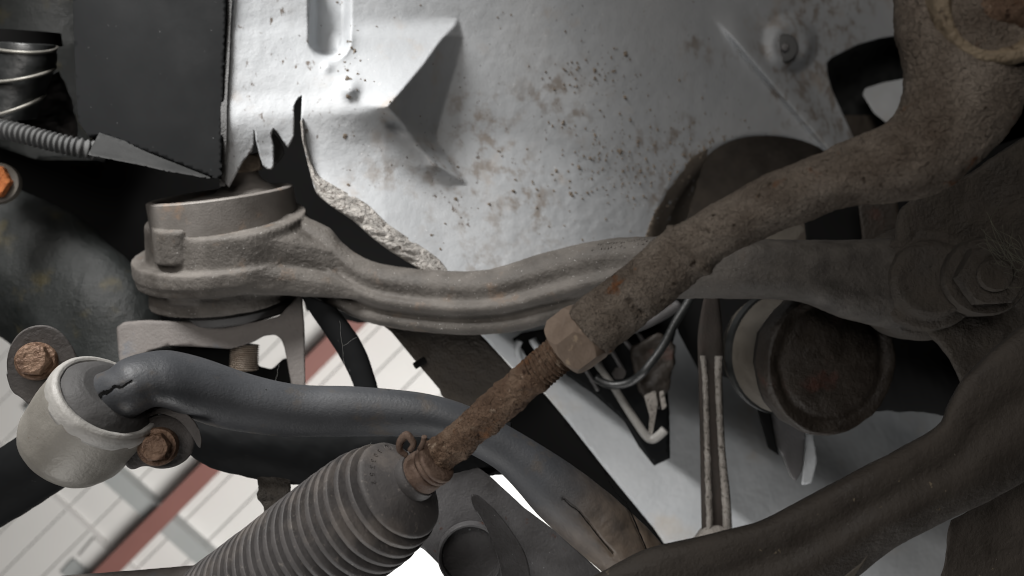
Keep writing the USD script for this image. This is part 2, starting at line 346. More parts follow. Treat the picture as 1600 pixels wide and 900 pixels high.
class Thing:
    def __init__(self, name, label, cat, loc, group=None, kind=None):
        self.path = '/World/' + numbered(name); self.loc = np.asarray(loc, float)
        x = UsdGeom.Xform.Define(stage, self.path); x.AddTranslateOp().Set(Gf.Vec3d(*map(float, self.loc)))
        tag(x.GetPrim(), label, cat, group, kind)
    def part(self, name, me, m, smooth=35, label=None, under=None, kind=None):
        path = numbered((under or self.path) + '/' + name)
        me = me.copy(); me.vertices = me.vertices - self.loc
        prim = usdkit.mesh(stage, path, me, M[m], smooth).GetPrim()
        tag(prim, label, kind=kind)
        return path

def single(name, me, m, label, cat, group=None, kind=None, smooth=35):
    """A thing that is one mesh."""
    path = numbered('/World/' + name); c = me.bounds.mean(0)
    me = me.copy(); me.vertices = me.vertices - c
    g = usdkit.mesh(stage, path, me, M[m], smooth); UsdGeom.Xformable(g).AddTranslateOp().Set(Gf.Vec3d(*map(float, c)))
    tag(g.GetPrim(), label, cat, group, kind)

def dist_to(px, py, line):
    return shapely.distance(shapely.points(px, py), LineString(line))

def smoothstep(x, a, b):
    t = np.clip((x - a) / (b - a), 0, 1); return t * t * (3 - 2 * t)

# ================================================================== THE WORKSHOP BEHIND
WD = 4.5
def wallpt(px, py, off=0.0): return P(px, py, WD)[()] + np.array([0, off, 0])
u_dir = unit([1, 0, 1.0]); v_dir = unit([1, 0, -1.0])
R45 = np.eye(4); R45[:3, 0], R45[:3, 1], R45[:3, 2] = u_dir, [0, 1, 0], np.cross(u_dir, [0, 1, 0])
wall = Thing('workshop_wall', None, None, wallpt(330, 720), kind='structure')
c0 = wallpt(330, 720)
wall.part('backing', box(c0 + [0, .06, 0], (5.2, .02, 4.6), R45), 'wall_gap', False)
for k in range(-11, 12):
    wall.part('panel', box(c0 + v_dir * (k * 0.172 + 0.05) + u_dir * 0.2, (5.0, .03, .165), R45), 'wall', False)
def bar_between(p, q, w, d, off):
    a, b = wallpt(*p), wallpt(*q); ax = unit(b - a); R = np.eye(4)
    R[:3, 0], R[:3, 1], R[:3, 2] = ax, [0, 1, 0], np.cross(ax, [0, 1, 0])
    return box((a + b) / 2 + [0, off, 0], (np.linalg.norm(b - a), d, w), R)
t = Thing('roof_beam', 'red oxide painted steel beam crossing the white panels diagonally', 'beam', wallpt(360, 710, -.2))
t.part('flange', bar_between((20, 1052), (720, 344), .10, .012, -.205), 'beam_red', False)
t.part('web', bar_between((20, 1052), (720, 344), .03, .10, -.147), 'beam_red', False)
t = Thing('purlin', 'grey galvanised purlin running behind the red beam across white panels', 'purlin', wallpt(262, 806, -.05))
t.part('channel', bar_between((60, 628), (460, 984), .095, .07, -.052), 'purlin', False)
t.part('lip', bar_between((69, 616), (469, 972), .012, .09, -.064), 'purlin', False)
single('cable_run', bar_between((0, 690), (330, 993), .018, .02, -.03), 'wall_gap', 'thin dark cable run along the white panels left of the purlin', 'cable run', smooth=False)
t = Thing('light_fitting', 'small white boxed lamp fitting beside the lower end of the red beam', 'light fitting', wallpt(178, 872, -.06))
t.part('housing', bar_between((142, 851), (207, 906), .13, .03, -.035), 'wall', False)
t.part('end_cap', bar_between((110, 880), (165, 930), .10, .025, -.03), 'purlin', False)
# roof light, the brightest patch of the hall
sk = usdkit.material(stage, '/World/Looks/roof_light', {'e': ('emission', {'color': (1, .99, .96), 'strength': 1.6})}, [], surface='e.emission')
M['sky_panel'] = sk
t = Thing('roof_light', 'glaring white translucent roof light seen under the rubber boot', 'roof light', wallpt(660, 900, -.05))
t.part('pane', bar_between((560, 990), (800, 760), .62, .02, -.04), 'sky_panel', False)
t.part('frame', bar_between((497, 927), (737, 697), .03, .04, -.05), 'purlin', False)

# ================================================================== BODYWORK
# --- near-black sheet standing for the dark engine bay, and the body panel on the left
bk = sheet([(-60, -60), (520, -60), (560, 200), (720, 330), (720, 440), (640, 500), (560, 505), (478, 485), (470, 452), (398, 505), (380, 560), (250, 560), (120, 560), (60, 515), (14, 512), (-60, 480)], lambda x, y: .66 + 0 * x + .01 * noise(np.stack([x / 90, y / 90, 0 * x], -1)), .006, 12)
single('dark_backing', bk, 'void', 'black sheet standing for the dark engine bay behind the ball joint and torn liner', 'dark_backing')
bp = sheet([(-60, -60), (150, -60), (140, 60), (128, 130), (150, 250), (60, 250), (-60, 210)], lambda x, y: .57 + .03 * smoothstep(y, 60, 220) + .02 * ((x - 60) / 100) ** 2, .004, 6)
single('inner_wing', rough(bp, .0006, 120), 'dark_paint', 'dark green grey inner wing panel in the top left corner', 'body panel', smooth=True)

# --- wheel arch liner
FL = np.array([(36, 713), (60, 690), (100, 662), (140, 628), (167, 604), (190, 627), (227, 653), (260, 680), (270, 700), (287, 729)], float)   # y, x of the proud edge
FR = np.array([(30, 716), (57, 723), (100, 713), (167, 693), (207, 682), (223, 683), (253, 707), (287, 731)], float)
def liner_D(x, y):
    D = Akima1DInterpolator([200, 300, 352, 400, 470, 600, 700, 900, 1100, 1300, 1500, 1600], [.43, .434, .438, .445, .455, .473, .490, .530, .600, .69, .78, .83])(x)
    # a fold, below which the liner turns towards the lens
    fold = np.interp(x, [400, 480, 600, 690, 800, 900, 1000, 1100, 1400], [185, 185, 180, 196, 206, 235, 285, 340, 420])
    below = np.maximum(0, y - fold); soft = np.sqrt(below ** 2 + 18 ** 2) - 18
    D = D - .00019 * soft * smoothstep(x, 380, 520)
    # stepped ridge: a short steep face turned to the right
    xl, xr = np.interp(y, FL[:, 0], FL[:, 1]), np.interp(y, FR[:, 0], FR[:, 1])
    w = np.where((y > 30) & (y < 287), np.maximum(0, xr - xl), 0)
    slope = .00042
    yy_ = np.arange(-80, 500.); wy = np.where((yy_ > 30) & (yy_ < 287), np.maximum(0, np.interp(yy_, FR[:, 0], FR[:, 1]) - np.interp(yy_, FL[:, 0], FL[:, 1])), 0)
    ker = np.exp(-(np.arange(-90, 91) / 36.) ** 2); ws = np.interp(y, yy_, np.convolve(wy, ker / ker.sum(), 'same')) * smoothstep(y, 22, 60) * (1 - smoothstep(y, 170, 335))
    dl_ = dist_to(x, y, FL[:, ::-1]) * (x < xl); kk = np.exp(-dl_ / 16)
    h = np.where(x < xl, (w * kk + ws * (1 - kk)) * slope * np.exp(-dl_ / (110 + 160 * smoothstep(y, 140, 240))), np.clip(xr - x, 0, w) * slope)
    D = D - h
    # upright slot in the top left
    slot = smoothstep(-dist_to(x, y, [(515, -60), (515, 62)]), -34, -20)
    D = D + .020 * slot
    for cx, cy, r, a in ((547, 140, 13, .007), (532, 62, 16, .006), (528, 78, 10, .004), (512, 105, 8, .002)):
        D = D - a * np.exp(-((x - cx) ** 2 + (y - cy) ** 2) / r ** 2)
    D = D + .005 * np.exp(-(((x - 617) * .8 + (y - 200) * .6) / 16) ** 2 - (((x - 617) * .6 - (y - 200) * .8) / 7) ** 2)
    # clip boss
    r = np.hypot(x - 1235, (y - 68) * .95); D = D - .013 * smoothstep(-r, -47, -24)
    # pressed rib
    e = np.array([(1110, 25), (1350, 305)], float); tn = unit(e[1] - e[0]); nn = np.array([-tn[1], tn[0]])
    s = (x - e[0, 0]) * nn[0] + (y - e[0, 1]) * nn[1]; l = (x - e[0, 0]) * tn[0] + (y - e[0, 1]) * tn[1]
    D = D - .011 * smoothstep(-s, -3, 5) * (1 - smoothstep(-s, 8, 52)) * smoothstep(l, 0, 70)
    # pocket for the strut
    q = np.hypot((x - 1195) / 175, (y - 395) / 182); D = D + .11 * smoothstep(-q, -1.04, -.60)
    # opening lip
    D = D + .0007 * (fbm(np.stack([x / 45, y / 45, 0 * x], -1), 3, 3) - .5) + .0003 * (fbm(np.stack([x / 9, y / 9, 0 * x + 4], -1), 3, 5) - .5) * (1 + 1.5 * smoothstep(y, 180, 300) * smoothstep(x, 700, 900))
    return D
LP = [(357, -40), (352, 40), (350, 100), (347, 150), (346, 200), (344, 291), (352, 287), (358, 293), (368, 275), (380, 252), (394, 236), (397, 225), (398, 203), (400, 220), (403, 232), (407, 248), (411, 259), (417, 264), (424, 265), (428, 261), (428, 240), (428, 228), (424, 212), (427, 201), (433, 206), (442, 220), (450, 231), (456, 220), (459, 212), (460, 190), (460, 166), (463, 158), (472, 149),
      (471, 170), (470, 195), (473, 222), (480, 252), (491, 294), (513, 319), (553, 346), (587, 376), (617, 397), (652, 419), (668, 445), (760, 470), (1050, 470), (1380, 440), (1432, 330), (1432, -40)]
HOLE = [(1292, 98), (1300, 90), (1340, 70), (1375, 60), (1425, 52), (1425, 200), (1346, 226), (1338, 224), (1318, 180), (1300, 140), (1293, 115)]
t = Thing('wheel_arch_liner', 'light grey moulded wheel arch liner with torn ragged left edge', 'wheel arch liner', P(800, 200, .53))
STRUT = chaikin([(1075, 330), (1092, 255), (1130, 222), (1185, 210), (1250, 216), (1300, 240), (1320, 300), (1260, 400), (1060, 405)], 2)  # hole cut in the liner so the strut pocket reads dark
lin = sheet(LP, liner_D, .003, 3.2, [HOLE, STRUT])
lp = t.part('liner_sheet', lin, 'liner', True)
# fibrous torn thickness along its lower left edge
e1 = curve([(470, 190), (473, 222), (481, 253), (491, 294), (513, 319), (553, 346), (587, 376), (617, 397), (652, 419), (668, 430)], 260)
e2 = curve([(474, 185), (479, 222), (487, 250), (503, 278), (533, 296), (568, 315), (613, 355), (648, 378), (680, 400), (700, 424)], 260)
s = np.linspace(0, 1, 14)
q = e1[:, None] * (1 - s[None, :, None]) + e2[:, None] * s[None, :, None]
d1 = liner_D(q[..., 0].ravel(), q[..., 1].ravel()).reshape(q.shape[:2]) - .0012 - .0035 * np.sin(np.pi * np.clip(s, 0, .5))[None] ** .5 * (1 - smoothstep(s, .5, 1.0))[None]
fr = (fbm(np.stack([np.arange(260)[:, None] / 14 + 0 * s[None], 4.2 * s[None] + 0 * np.arange(260)[:, None], 0 * q[..., 0]], -1), 4, 2) - .5)
front = P(q[..., 0] + 5 * fr, q[..., 1] + 5 * fr, d1 + .006 * fr); back = P(q[..., 0], q[..., 1], d1 + .008)
t.part('torn_edge', grid_mesh(np.concatenate([front, back[:, ::-1]], 1)), 'felt', True, 'frayed fibrous lower edge')
yy = np.linspace(-35, 291, 300); wob = 2.2 * (fbm(np.stack([yy / 6, 0 * yy, 0 * yy], -1), 3, 8) - .5)
xl = np.interp(yy, [-40, 40, 100, 150, 200, 291], [357, 352, 350, 347, 346, 344])
dd = liner_D(xl, yy)
cut = np.stack([P(xl - 1 + wob, yy, dd - .0016), P(xl + 8 + wob * .4, yy, dd - .0016), P(xl + 8, yy, dd + .003), P(xl - 1 + wob, yy, dd + .003)], 1)
t.part('cut_edge', grid_mesh(cut), 'liner_cut', False, 'dark layered cut edge')
sm = chaikin([(1000, 385), (1030, 318), (1066, 268), (1090, 240), (1112, 230), (1098, 258), (1085, 300), (1074, 335), (1062, 398), (1020, 410)], 2) + rng.normal(0, 1.5, (40, 2))
t.part('mud_smear', rough(sheet(sm, lambda x, y: liner_D(x, y) - .0006 * np.ones_like(x), .001, 4), .0006, 250), 'mud', True, 'brown mud dried on the edge of the strut opening')
# push-in clip
c = P(1224, 76, liner_D(np.array([1228.]), np.array([74.]))[0] - .001)
ax = (-.15, -.95, -.1)
cl = t.part('clip', lathe([(.0001, .004), (.007, .004), (.0105, .003), (.0115, .001), (.0115, -.004)], c, ax, 32), 'grey_plastic', 35, 'round push-in clip')
t.part('pin', lathe([(.0001, .0075), (.0028, .0072), (.0034, .006), (.0034, .002)], c, ax, 20), 'plate', 35, under=cl)
# mud crumbs
pts, sz = [], []
while len(pts) < 700:
    x, y = rng.uniform(500, 1180), rng.uniform(-5, 400)
    k = np.exp(-((x - 1010) / 150) ** 2 - ((y - 255) / 60) ** 2) + .9 * np.exp(-((x - 925) / 60) ** 2 - ((y - 120) / 35) ** 2) + .8 * np.exp(-((x - 545) / 14) ** 2 - ((y - 110) / 50) ** 2) + .03 + .9 * np.exp(-((x - 1090) / 60) ** 2 - ((y - 255) / 40) ** 2)
    if rng.random() < k: pts.append((x, y)); sz.append(rng.choice([.0004, .0007, .0010, .0015], p=[.52, .3, .14, .04]))
pts, sz = np.array(pts), np.array(sz)
lk = Polygon(LP, [HOLE, STRUT]).buffer(-3); ok = shapely.contains_xy(lk, pts[:, 0], pts[:, 1]); pts, sz = pts[ok], sz[ok]
w0 = P(pts[:, 0], pts[:, 1], liner_D(pts[:, 0], pts[:, 1]))
t.part('mud_crumbs', lumps(w0, -w0 + [0, 0, Z0], sz, 3, .5), 'mud', False, 'specks of dried mud', kind='stuff')

single('brown_backing', sheet([(1030, 180), (1380, 180), (1380, 430), (1030, 430)], lambda x, y: .84 - .10 * np.sqrt(np.maximum(0, 1 - ((x - 1190) / 200) ** 2)) + .006 * fbm(np.stack([x / 25, y / 25, 0 * x], -1), 3, 4), .006, 8), 'opening_brown', 'dim brown curved sheet seen through the arched opening in the liner', 'strut', smooth=True)  # brown sheet added so the opening is not plain black
# --- dark sheet added to close the liner's opening, and the plate inside it
op = sheet([(1270, 40), (1480, 20), (1480, 250), (1330, 260)], lambda x, y: .80 + 0 * x, .004, 20)
single('opening_backing', op, 'hose', 'dark grey sheet added behind the opening in the liner', 'beam')
pl = slab([(1348, 148), (1352, 138), (1380, 129), (1440, 118), (1440, 230), (1385, 192), (1365, 176)], .77, 6, 4, 6)
single('bright_trim_plate', pl, 'rail', 'small pale painted plate with bright rim inside the liner opening', 'plate')

# --- dark splash shield
sh = sheet([(112, -40), (356, -40), (351, 100), (346, 280), (330, 277), (250, 245), (160, 212), (140, 215), (122, 190), (118, 120)], lambda x, y: .432 + .004 * ((x - 300) / 120) ** 2 + .00002 * (100 - y) + 0.0015 * (fbm(np.stack([x / 70, y / 130, 0 * x], -1), 2, 5) - .5), .003, 6)
t = Thing('splash_shield', 'flat black plastic splash shield left of the torn liner edge', 'splash shield', P(240, 120, .47))
t.part('panel', rough(sh, .0002, 40), 'black_plastic', True)
fp = sheet([(155, 207), (200, 222), (250, 240), (300, 260), (345, 277), (322, 279), (300, 274), (262, 268), (220, 258), (137, 242)], lambda x, y: .4325 - .0007 * np.maximum(0, y - (207 + (x - 155) * .37)), .002, 4)
t.part('flap', fp, 'flap', True, 'grey folded lower flap')

# --- air hose, conduit and oddments, top left
t = Thing('air_hose', 'black air duct hose with bright wire hoops in the top left corner', 'hose', P(20, 110, .5))
hb = loft([(-45, 62), (-45, 110), (-55, 175), (-60, 200)], [(88, 70), (86, 108), (70, 150), (58, 185)], [.5, .5], 60, 48)
t.part('duct', rough(hb, .0006, 120), 'hose', True)
for (a, b, y0, y1) in ((-45, 87, 62, 74), (-48, 85, 122, 104), (-58, 69, 182, 146)):
    ks = np.linspace(0, 2 * np.pi, 60)
    pth = [P((a + b) / 2 + (b - a) / 2 * 1.02 * math.cos(k), (y0 + y1) / 2 + (y1 - y0) / 2 * math.cos(k) + 13 * math.sin(k), .5 - (b - a) / 2 / F * .5 * 1.03 * math.sin(k)) for k in ks[:-1]]
    t.part('hoop', rod(pth + [pth[0]], .00105, 10, 90), 'ring_metal', True)
mouth = lathe([(.0001, -.012), (.022, -.012), (.0245, .003), (.026, .004), (.0265, -.004)], P(22, 58, .5), (0.05, -.25, .96), 48)
t.part('mouth', mouth, 'void', 35)
cone = loft([(18, 205), (40, 165), (60, 128)], [(125, 225), (112, 160), (92, 112)], [.53, .54], 40, 40, deep=.5)
single('duct_skirt', rough(cone, .002, 160, seed=4), 'ear', 'dusty grey pleated skirt under the black air hose', 'duct skirt', smooth=True)
L0 = [P(-25, 198, .46), P(30, 208, .46), P(80, 221, .462), P(125, 231, .465), P(150, 236, .47)]
cd = rod(L0, .0052, 20, 420, rfun=lambda r, th, x: r * (1 + .13 * np.sin(x / .0030 * 2 * np.pi) + 0 * th))
t = Thing('wiring_conduit', 'grey corrugated wiring conduit crossing below the air hose', 'conduit', P(60, 215, .46))
t.part('sleeve', cd, 'grey_plastic', True)
t.part('cable_end', rod([P(112, 228, .467), P(140, 236, .47), P(165, 243, .475)], .0042, 14, 20), 'hose', True)
rb = hexagon(P(-5, 286, .50), (.1, -.97, .1), .0105, .006, 10)
t = Thing('body_bolt', 'bright orange rusty bolt head at the left edge below the conduit', 'bolt', P(2, 286, .5))
t.part('head', rough(rb, .0012, 300), 'rust_orange', True)
t.part('washer', lathe([(.0001, .001), (.0125, .001), (.013, 0), (.013, -.003)], P(-3, 286, .50), (.1, -.97, .1), 32), 'cv_shell')

# --- front subframe, dark and rounded, on the left
sf = loft([(-90, 250), (0, 285), (90, 325), (180, 390), (240, 470), (275, 570)], [(-90, 545), (-30, 520), (14, 536), (50, 572), (100, 620), (150, 670)], [.60, .58, .565, .555, .55], 120, 64, deep=.75)
single('front_subframe', rough(rough(sf, .004, 25, 2, 3), .0008, 180, 3, 2), 'dark_paint', 'dark green grey rounded subframe body behind the two rusty bolts', 'subframe', smooth=True)
tb = loft([(170, 600), (230, 625), (300, 645), (400, 662), (560, 672), (690, 664), (800, 660)], [(230, 660), (280, 700), (315, 723), (400, 748), (470, 757), (560, 752), (690, 746), (800, 740)], [.38, .37, .37, .37, .375], 140, 48, deep=.8)
t = Thing('subframe_crossmember', 'black painted crossmember tube below the sway bar', 'crossmember', P(480, 710, .37))
t.part('tube', rough(rough(tb, .0012, 60, 3, 1), .0004, 350, 3, 2), 'black_plastic', True)
lug = slab([(400, 735), (455, 735), (452, 775), (440, 790), (446, 806), (430, 812), (414, 806), (412, 790), (402, 775), (404, 757)], .365, 22, 4, 8)
t.part('lug', rough(lug, .0012, 260, 3, 4), 'knuckle', True, 'cast lug with rounded end')
single('lower_strut', rough(rod([P(-60, 800, .40), P(30, 745, .39), P(110, 690, .385)], .0165, 32, 40), .0004, 200), 'black_plastic', 'black round strut leaving the frame behind the silver bush housing', 'strut', smooth=True)

# --- engine bay, middle
rail = sheet([(735, 500), (880, 480), (1050, 470), (1160, 470), (1420, 560), (1600, 600), (1640, 940), (980, 940), (1046, 866), (1020, 825), (946, 734), (886, 659), (845, 607), (800, 574), (754, 527)],
             lambda x, y: .60 + .00018 * (x - 900) + .00020 * np.abs((x - 880) * .6 - (y - 600) * .8) + .035 * smoothstep((x - 1120) * .45 - (y - 640) * .9, -40, 110) + .012 * (fbm(np.stack([x / 120, y / 120, 0 * x], -1), 2, 6) - .5), .004, 6)
single('chassis_rail', rail, 'rail', 'pale blue grey painted chassis rail and inner panel behind the link arm', 'chassis rail', smooth=True)
t = Thing('radiator_shroud', 'black ribbed radiator shroud behind the big lock nut', 'radiator shroud', P(980, 610, .53))
t.part('shell', sheet([(860, 470), (1062, 470), (1056, 520), (1040, 570), (1046, 640), (1047, 716), (1022, 728), (998, 698), (975, 658), (930, 618), (884, 586), (870, 560)], lambda x, y: .54 + .01 * ((x - 960) / 100) ** 2, .01, 7), 'black_plastic', True)
for a, b in (((925, 545), (955, 600)), ((945, 530), (976, 582)), ((962, 515), (1004, 566)), ((988, 505), (1020, 560)), ((905, 560), (935, 610))):
    t.part('rib', rod([P(*a, .538), P(*b, .538)], .0016, 8, 10), 'plate', True)
single('shroud_bolt', hexagon(P(966, 583, .53), (.1, -.97, .1), .0045, .004, 8), 'ear', 'dull grey bolt head on the shroud beside the brake hose', 'bolt')
single('wiring_harness', rod([P(890, 500, .53), P(950, 520, .53), P(1010, 505, .535), P(1060, 475, .54)], .0035, 14, 40), 'plate', 'dark grey wiring harness crossing the top of the shroud', 'harness', smooth=True)
single('pale_tab', slab([(1006, 618), (1024, 610), (1028, 630), (1018, 690), (1012, 690), (1015, 650)], .527, 4, 3, 3), 'link', 'pinkish pale tab standing beside the hooked rod', 'tab')
single('pale_clip', slab([(1030, 612), (1037, 610), (1042, 636), (1034, 641)], .527, 4, 3, 3), 'link', 'tiny pale clip above the hook of the rod', 'clip')
single('wiring_lump', rough(slab([(985, 545), (1030, 520), (1056, 540), (1048, 600), (1030, 640), (1000, 612)], .533, 14, 5, 6), .003, 120), 'cv_rubber', 'dim brown lump of wiring behind the brake hose', 'wiring', smooth=True)
single('release_rod', rod([P(900, 525, .52), P(930, 565, .52), P(953, 596, .52), P(976, 632, .52), P(1004, 674, .52), P(1013, 684, .52), P(1021, 686, .519), P(1030, 680, .518), P(1039, 671, .517)], [.0022, .0022, .0028, .003], 12, 80), 'pale_rod', 'thin pale bent rod with hooked end in front of the black shroud', 'rod', smooth=True)
single('brake_hose', rod([P(1092, 430, .50), P(1078, 467, .50), P(1056, 503, .50), P(1034, 544, .50), P(1011, 575, .50), P(990, 594, .505), P(962, 602, .51), P(930, 590, .515)], .0026, 16, 80), 'hose', 'thin black shiny brake hose curving below the control arm', 'hose', smooth=True)
single('body_seam', rod([P(783, 522, .585), P(788, 545, .588), P(803, 566, .59), P(815, 580, .592), P(822, 590, .594)], .0012, 8, 40), 'void', 'black sealing bead on the pale rail left of the lock nut', 'sealing bead', smooth=True)
t = Thing('rail_bracket', 'small black clip bracket on the pale rail beside the thread', 'bracket', P(825, 545, .57))
t.part('clip_body', slab([(800, 530), (815, 520), (860, 512), (880, 520), (862, 545), (840, 560), (824, 562), (818, 548)], .575, 10, 4, 6), 'void', True)
t.part('finger', rod([P(812, 532, .565), P(808, 548, .565), P(816, 566, .568), P(826, 578, .57)], .0024, 12, 30), 'rail', True)
t.part('finger', rod([P(832, 530, .565), P(838, 540, .565), P(845, 546, .568)], .0028, 12, 30), 'rail', True)
# near-black sheet standing for the dark behind arm and CV joint
single('dark_underbody_sheet', sheet([(1040, 405), (1350, 395), (1400, 280), (1640, 200), (1640, 720), (1510, 650), (1400, 640), (1180, 600), (1092, 580), (1060, 520), (1040, 440)], lambda x, y: .585 + 0 * x - .00006 * (x - 1040), .004, 16), 'void', 'black sheet standing for the dark underbody behind the drive shaft', 'underbody')
t = Thing('rail_stay', 'grey folded bracket hanging from the rail below the drive shaft joint', 'bracket', P(1230, 690, .5))
t.part('web', slab([(1196, 600), (1260, 640), (1258, 690), (1254, 735), (1243, 752), (1235, 745), (1222, 712), (1208, 690)], .50, 6, 4, 5), 'plate', True)
t.part('side', slab([(1172, 600), (1198, 612), (1212, 692), (1218, 712), (1200, 700), (1188, 660)], .497, 8, 4, 4), 'void', True)
t.part('flange', slab([(1256, 640), (1268, 660), (1277, 720), (1268, 755), (1252, 758), (1258, 700)], .505, 8, 4, 5), 'rail', True)
t.part('clip', rod([P(1170, 612, .49), P(1178, 628, .488), P(1184, 634, .487), P(1187, 624, .487), P(1182, 612, .489)], .0012, 8, 30), 'ring_metal', True)
# drop link
t = Thing('drop_link', 'dusty cast link rod with two raised ribs standing upright mid picture', 'link rod', P(1115, 830, .46))
core = loft([(1100, 465), (1090, 540), (1091, 580), (1093, 660), (1095, 772), (1097, 860)], [(1124, 465), (1130, 540), (1129, 600), (1134, 709), (1141, 773), (1145, 860)], [.455, .46], 100, 24, section=[(0, 5), (0, -1), (.5, -1), (1, -1), (1, 5)])
t.part('shank', core, 'link_dark', 35)
for a, b in (((.16, .38)), ((.70, .98))):
    Tt = np.array([(1086, 556), (1092, 590), (1093, 660), (1095, 772), (1097, 850)], float); Bt = np.array([(1130, 556), (1128, 600), (1134, 709), (1141, 773), (1145, 850)], float)
    rb = loft(Tt * (1 - a) + Bt * a, Tt * (1 - b) + Bt * b, [.4535, .4585], 100, 16, deep=1.2)
    t.part('rib', rough(rb, .0007, 700, 3, 2), 'link', True)
t.part('foot', rough(lathe([(.0001, .008), (.006, .007), (.0095, .003), (.0105, -.003), (.0105, -.012)], P(1118, 846, .458), (.1, -.8, .6), 32), .0008, 400), 'link', True)

# --- CV joint
t = Thing('drive_shaft_joint', 'cream drive shaft joint with dark brown greasy gaiter face', 'drive shaft joint', P(1290, 560, .43))
axc = unit((.24, -.96, -.05)); g_ = 1.12
cc = P(1300, 566, .42)
t.part('gaiter', rough(lathe(np.array([(.0001, .003), (.012, .0028), (.024, .0012), (.0285, -.0005), (.032, .001), (.035, .0012), (.0362, -.002), (.0358, -.012)]) * [1.08, 1], cc, axc, 64, sub=3), .0018, 90, 3, 4), 'cv_rubber', True)
t.part('shell', rough(lathe([(.030, -.006), (.0345, -.010), (.0352, -.016), (.0352, -.05), (.032, -.058), (.0001, -.06)], cc, axc, 64, sub=3), .0004, 200), 'cv_shell', 35)
t.part('band', lathe([(.033, -.040), (.0366, -.041), (.0368, -.046), (.033, -.047)], cc, axc, 64), 'hose', 35)
t = Thing('drive_shaft', 'black thick drive shaft stub to the right of the brown gaiter', 'drive shaft', P(1440, 580, .44))
t.part('shaft', rough(loft([(1330, 500), (1400, 505), (1470, 530), (1530, 560)], [(1330, 655), (1380, 643), (1440, 645), (1480, 650), (1530, 640)], [.49, .47], 60, 40), .001, 120), 'void', True)

# ================================================================== SUSPENSION
# --- forged control arm with ball joint housing (union in picture pixels and depth, then softened like a forging)
DA = .452
def disc(cx, cy, r, h0, h1, tiltx=-.11, tilt=.24, r2=None, n=72):
    m = Manifold.cylinder(h1 - h0, r, r2 or r, n)
    a = np.array([tiltx, 0, 0]); ax = unit([tiltx, -1, -tilt])       # in x right, y down, depth: upwards and towards the lens
    u = unit(np.cross(ax, [0, 0, 1])); w = np.cross(ax, u)
    T = np.zeros((3, 4)); T[:, 0], T[:, 1], T[:, 2] = u, w, ax; T[:, 3] = np.array([cx, cy, 0]) + ax * h0
    return m.transform(T)
sec1 = [(0, 10), (0.0, -2), (.10, -8), (.26, -11), (.40, -8.5), (.49, -8.5), (.53, -12.5), (.655, -12.5), (.70, -7), (.77, -4.5), (.82, -8), (1.0, -7), (1.0, 10), (.5, 13)]
sec2 = [(0, 10), (0.0, -3), (.07, -9), (.2, -12), (.38, -13), (.47, -13), (.55, -13), (.66, -13), (.76, -12), (.86, -10), (.94, -7), (1.0, -2), (1.0, 9), (.5, 13)]
arm_top = [(380, 322), (430, 330), (470, 335), (488, 343), (513, 355), (535, 379), (562, 399), (595, 412), (645, 419), (720, 424), (780, 417), (850, 395), (920, 378), (1000, 370), (1100, 371), (1200, 374), (1300, 375), (1370, 373), (1430, 366)]
arm_bot = [(380, 436), (430, 432), (452, 440), (478, 456), (508, 473), (545, 492), (590, 508), (650, 518), (710, 523), (770, 522), (830, 513), (890, 496), (960, 476), (1060, 467), (1160, 467), (1240, 470), (1320, 498), (1420, 520)]
arm = loft(arm_top, arm_bot, [.447, .445, .438, .424, .410, .398, .394, .398], 260, 0, section=sec1, section2=sec2, blend=[0, 0, 0, 0, 0, .4, 1, 1, 1, 1], px=DA)
parts = to_man(arm) + disc(347, 300, 131, -98, -42, r2=127) + disc(334, 300, 141, -124, -98) + disc(332, 300, 134, -140, -120, r2=138) + disc(325, 300, 112, -176, -120, r2=106)
boss = disc(266, 300, 36, -112, -54).translate([0, 0, -78])
boss2 = disc(276, 300, 34, -176, -128).translate([0, 0, -78])
def block(x0, x1, y0, y1, w0, w1): return Manifold.cube([x1 - x0, y1 - y0, w1 - w0]).translate([x0, y0, w0])
fair1 = Manifold.batch_hull([disc(347, 300, 127, -98, -56), block(548, 554, 400, 432, -33, 5)])
fair2 = Manifold.batch_hull([disc(334, 300, 139, -122, -100), block(576, 582, 458, 468, -48, 0)])
parts = parts + boss + boss2 + fair1 + fair2
fg = to_tri(parts.refine_to_length(3.2)); trimesh.smoothing.filter_laplacian(fg, 0.5, 9, volume_constraint=False)
v = fg.vertices; fg = trimesh.Trimesh(P(v[:, 0], v[:, 1], DA * (1 + v[:, 2] / F)), fg.faces, process=False)
if fg.volume < 0: fg.invert()
fg = rough(rough(fg, .0003, 120, 3, 2), .00022, 700, 3, 5)
t = Thing('control_arm', 'dusty grey forged control arm swelling into a ball joint housing', 'control arm', P(340, 400, .36))
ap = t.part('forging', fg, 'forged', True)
def jp(hpx): return P(345, 300, DA) + jax * (hpx * DA / F)
jax = unit([-.11, -.24, 1.0]); k = DA / F
jc = P(345, 302, DA)
t.part('joint_ring', rough(lathe([(96 * k, -70 * k), (111 * k, -70 * k), (110 * k, -14 * k), (109.5 * k, -2 * k), (107 * k, 0), (100 * k, .5 * k), (97 * k, -2 * k), (96 * k, -12 * k)], jc, jax, 96, sub=3), .00015, 500), 'machined', 35, 'pressed ring on the housing')
t.part('dust_cap', rough(lathe([(.0001, -2 * k), (30 * k, -2 * k), (60 * k, -6 * k), (85 * k, -10 * k), (97 * k, -9 * k), (97 * k, -16 * k)], jc, jax, 64, sub=3), .0002, 300), 'machined', 35)
t.part('lower_seal', lathe([(.0001, -172 * k), (88 * k, -172 * k), (93 * k, -180 * k), (91 * k, -190 * k), (86 * k, -194 * k), (70 * k, -198 * k), (.0001, -200 * k)], P(342, 302, DA), jax, 72, sub=3), 'rubber', 35, 'dark rubber lower seal')
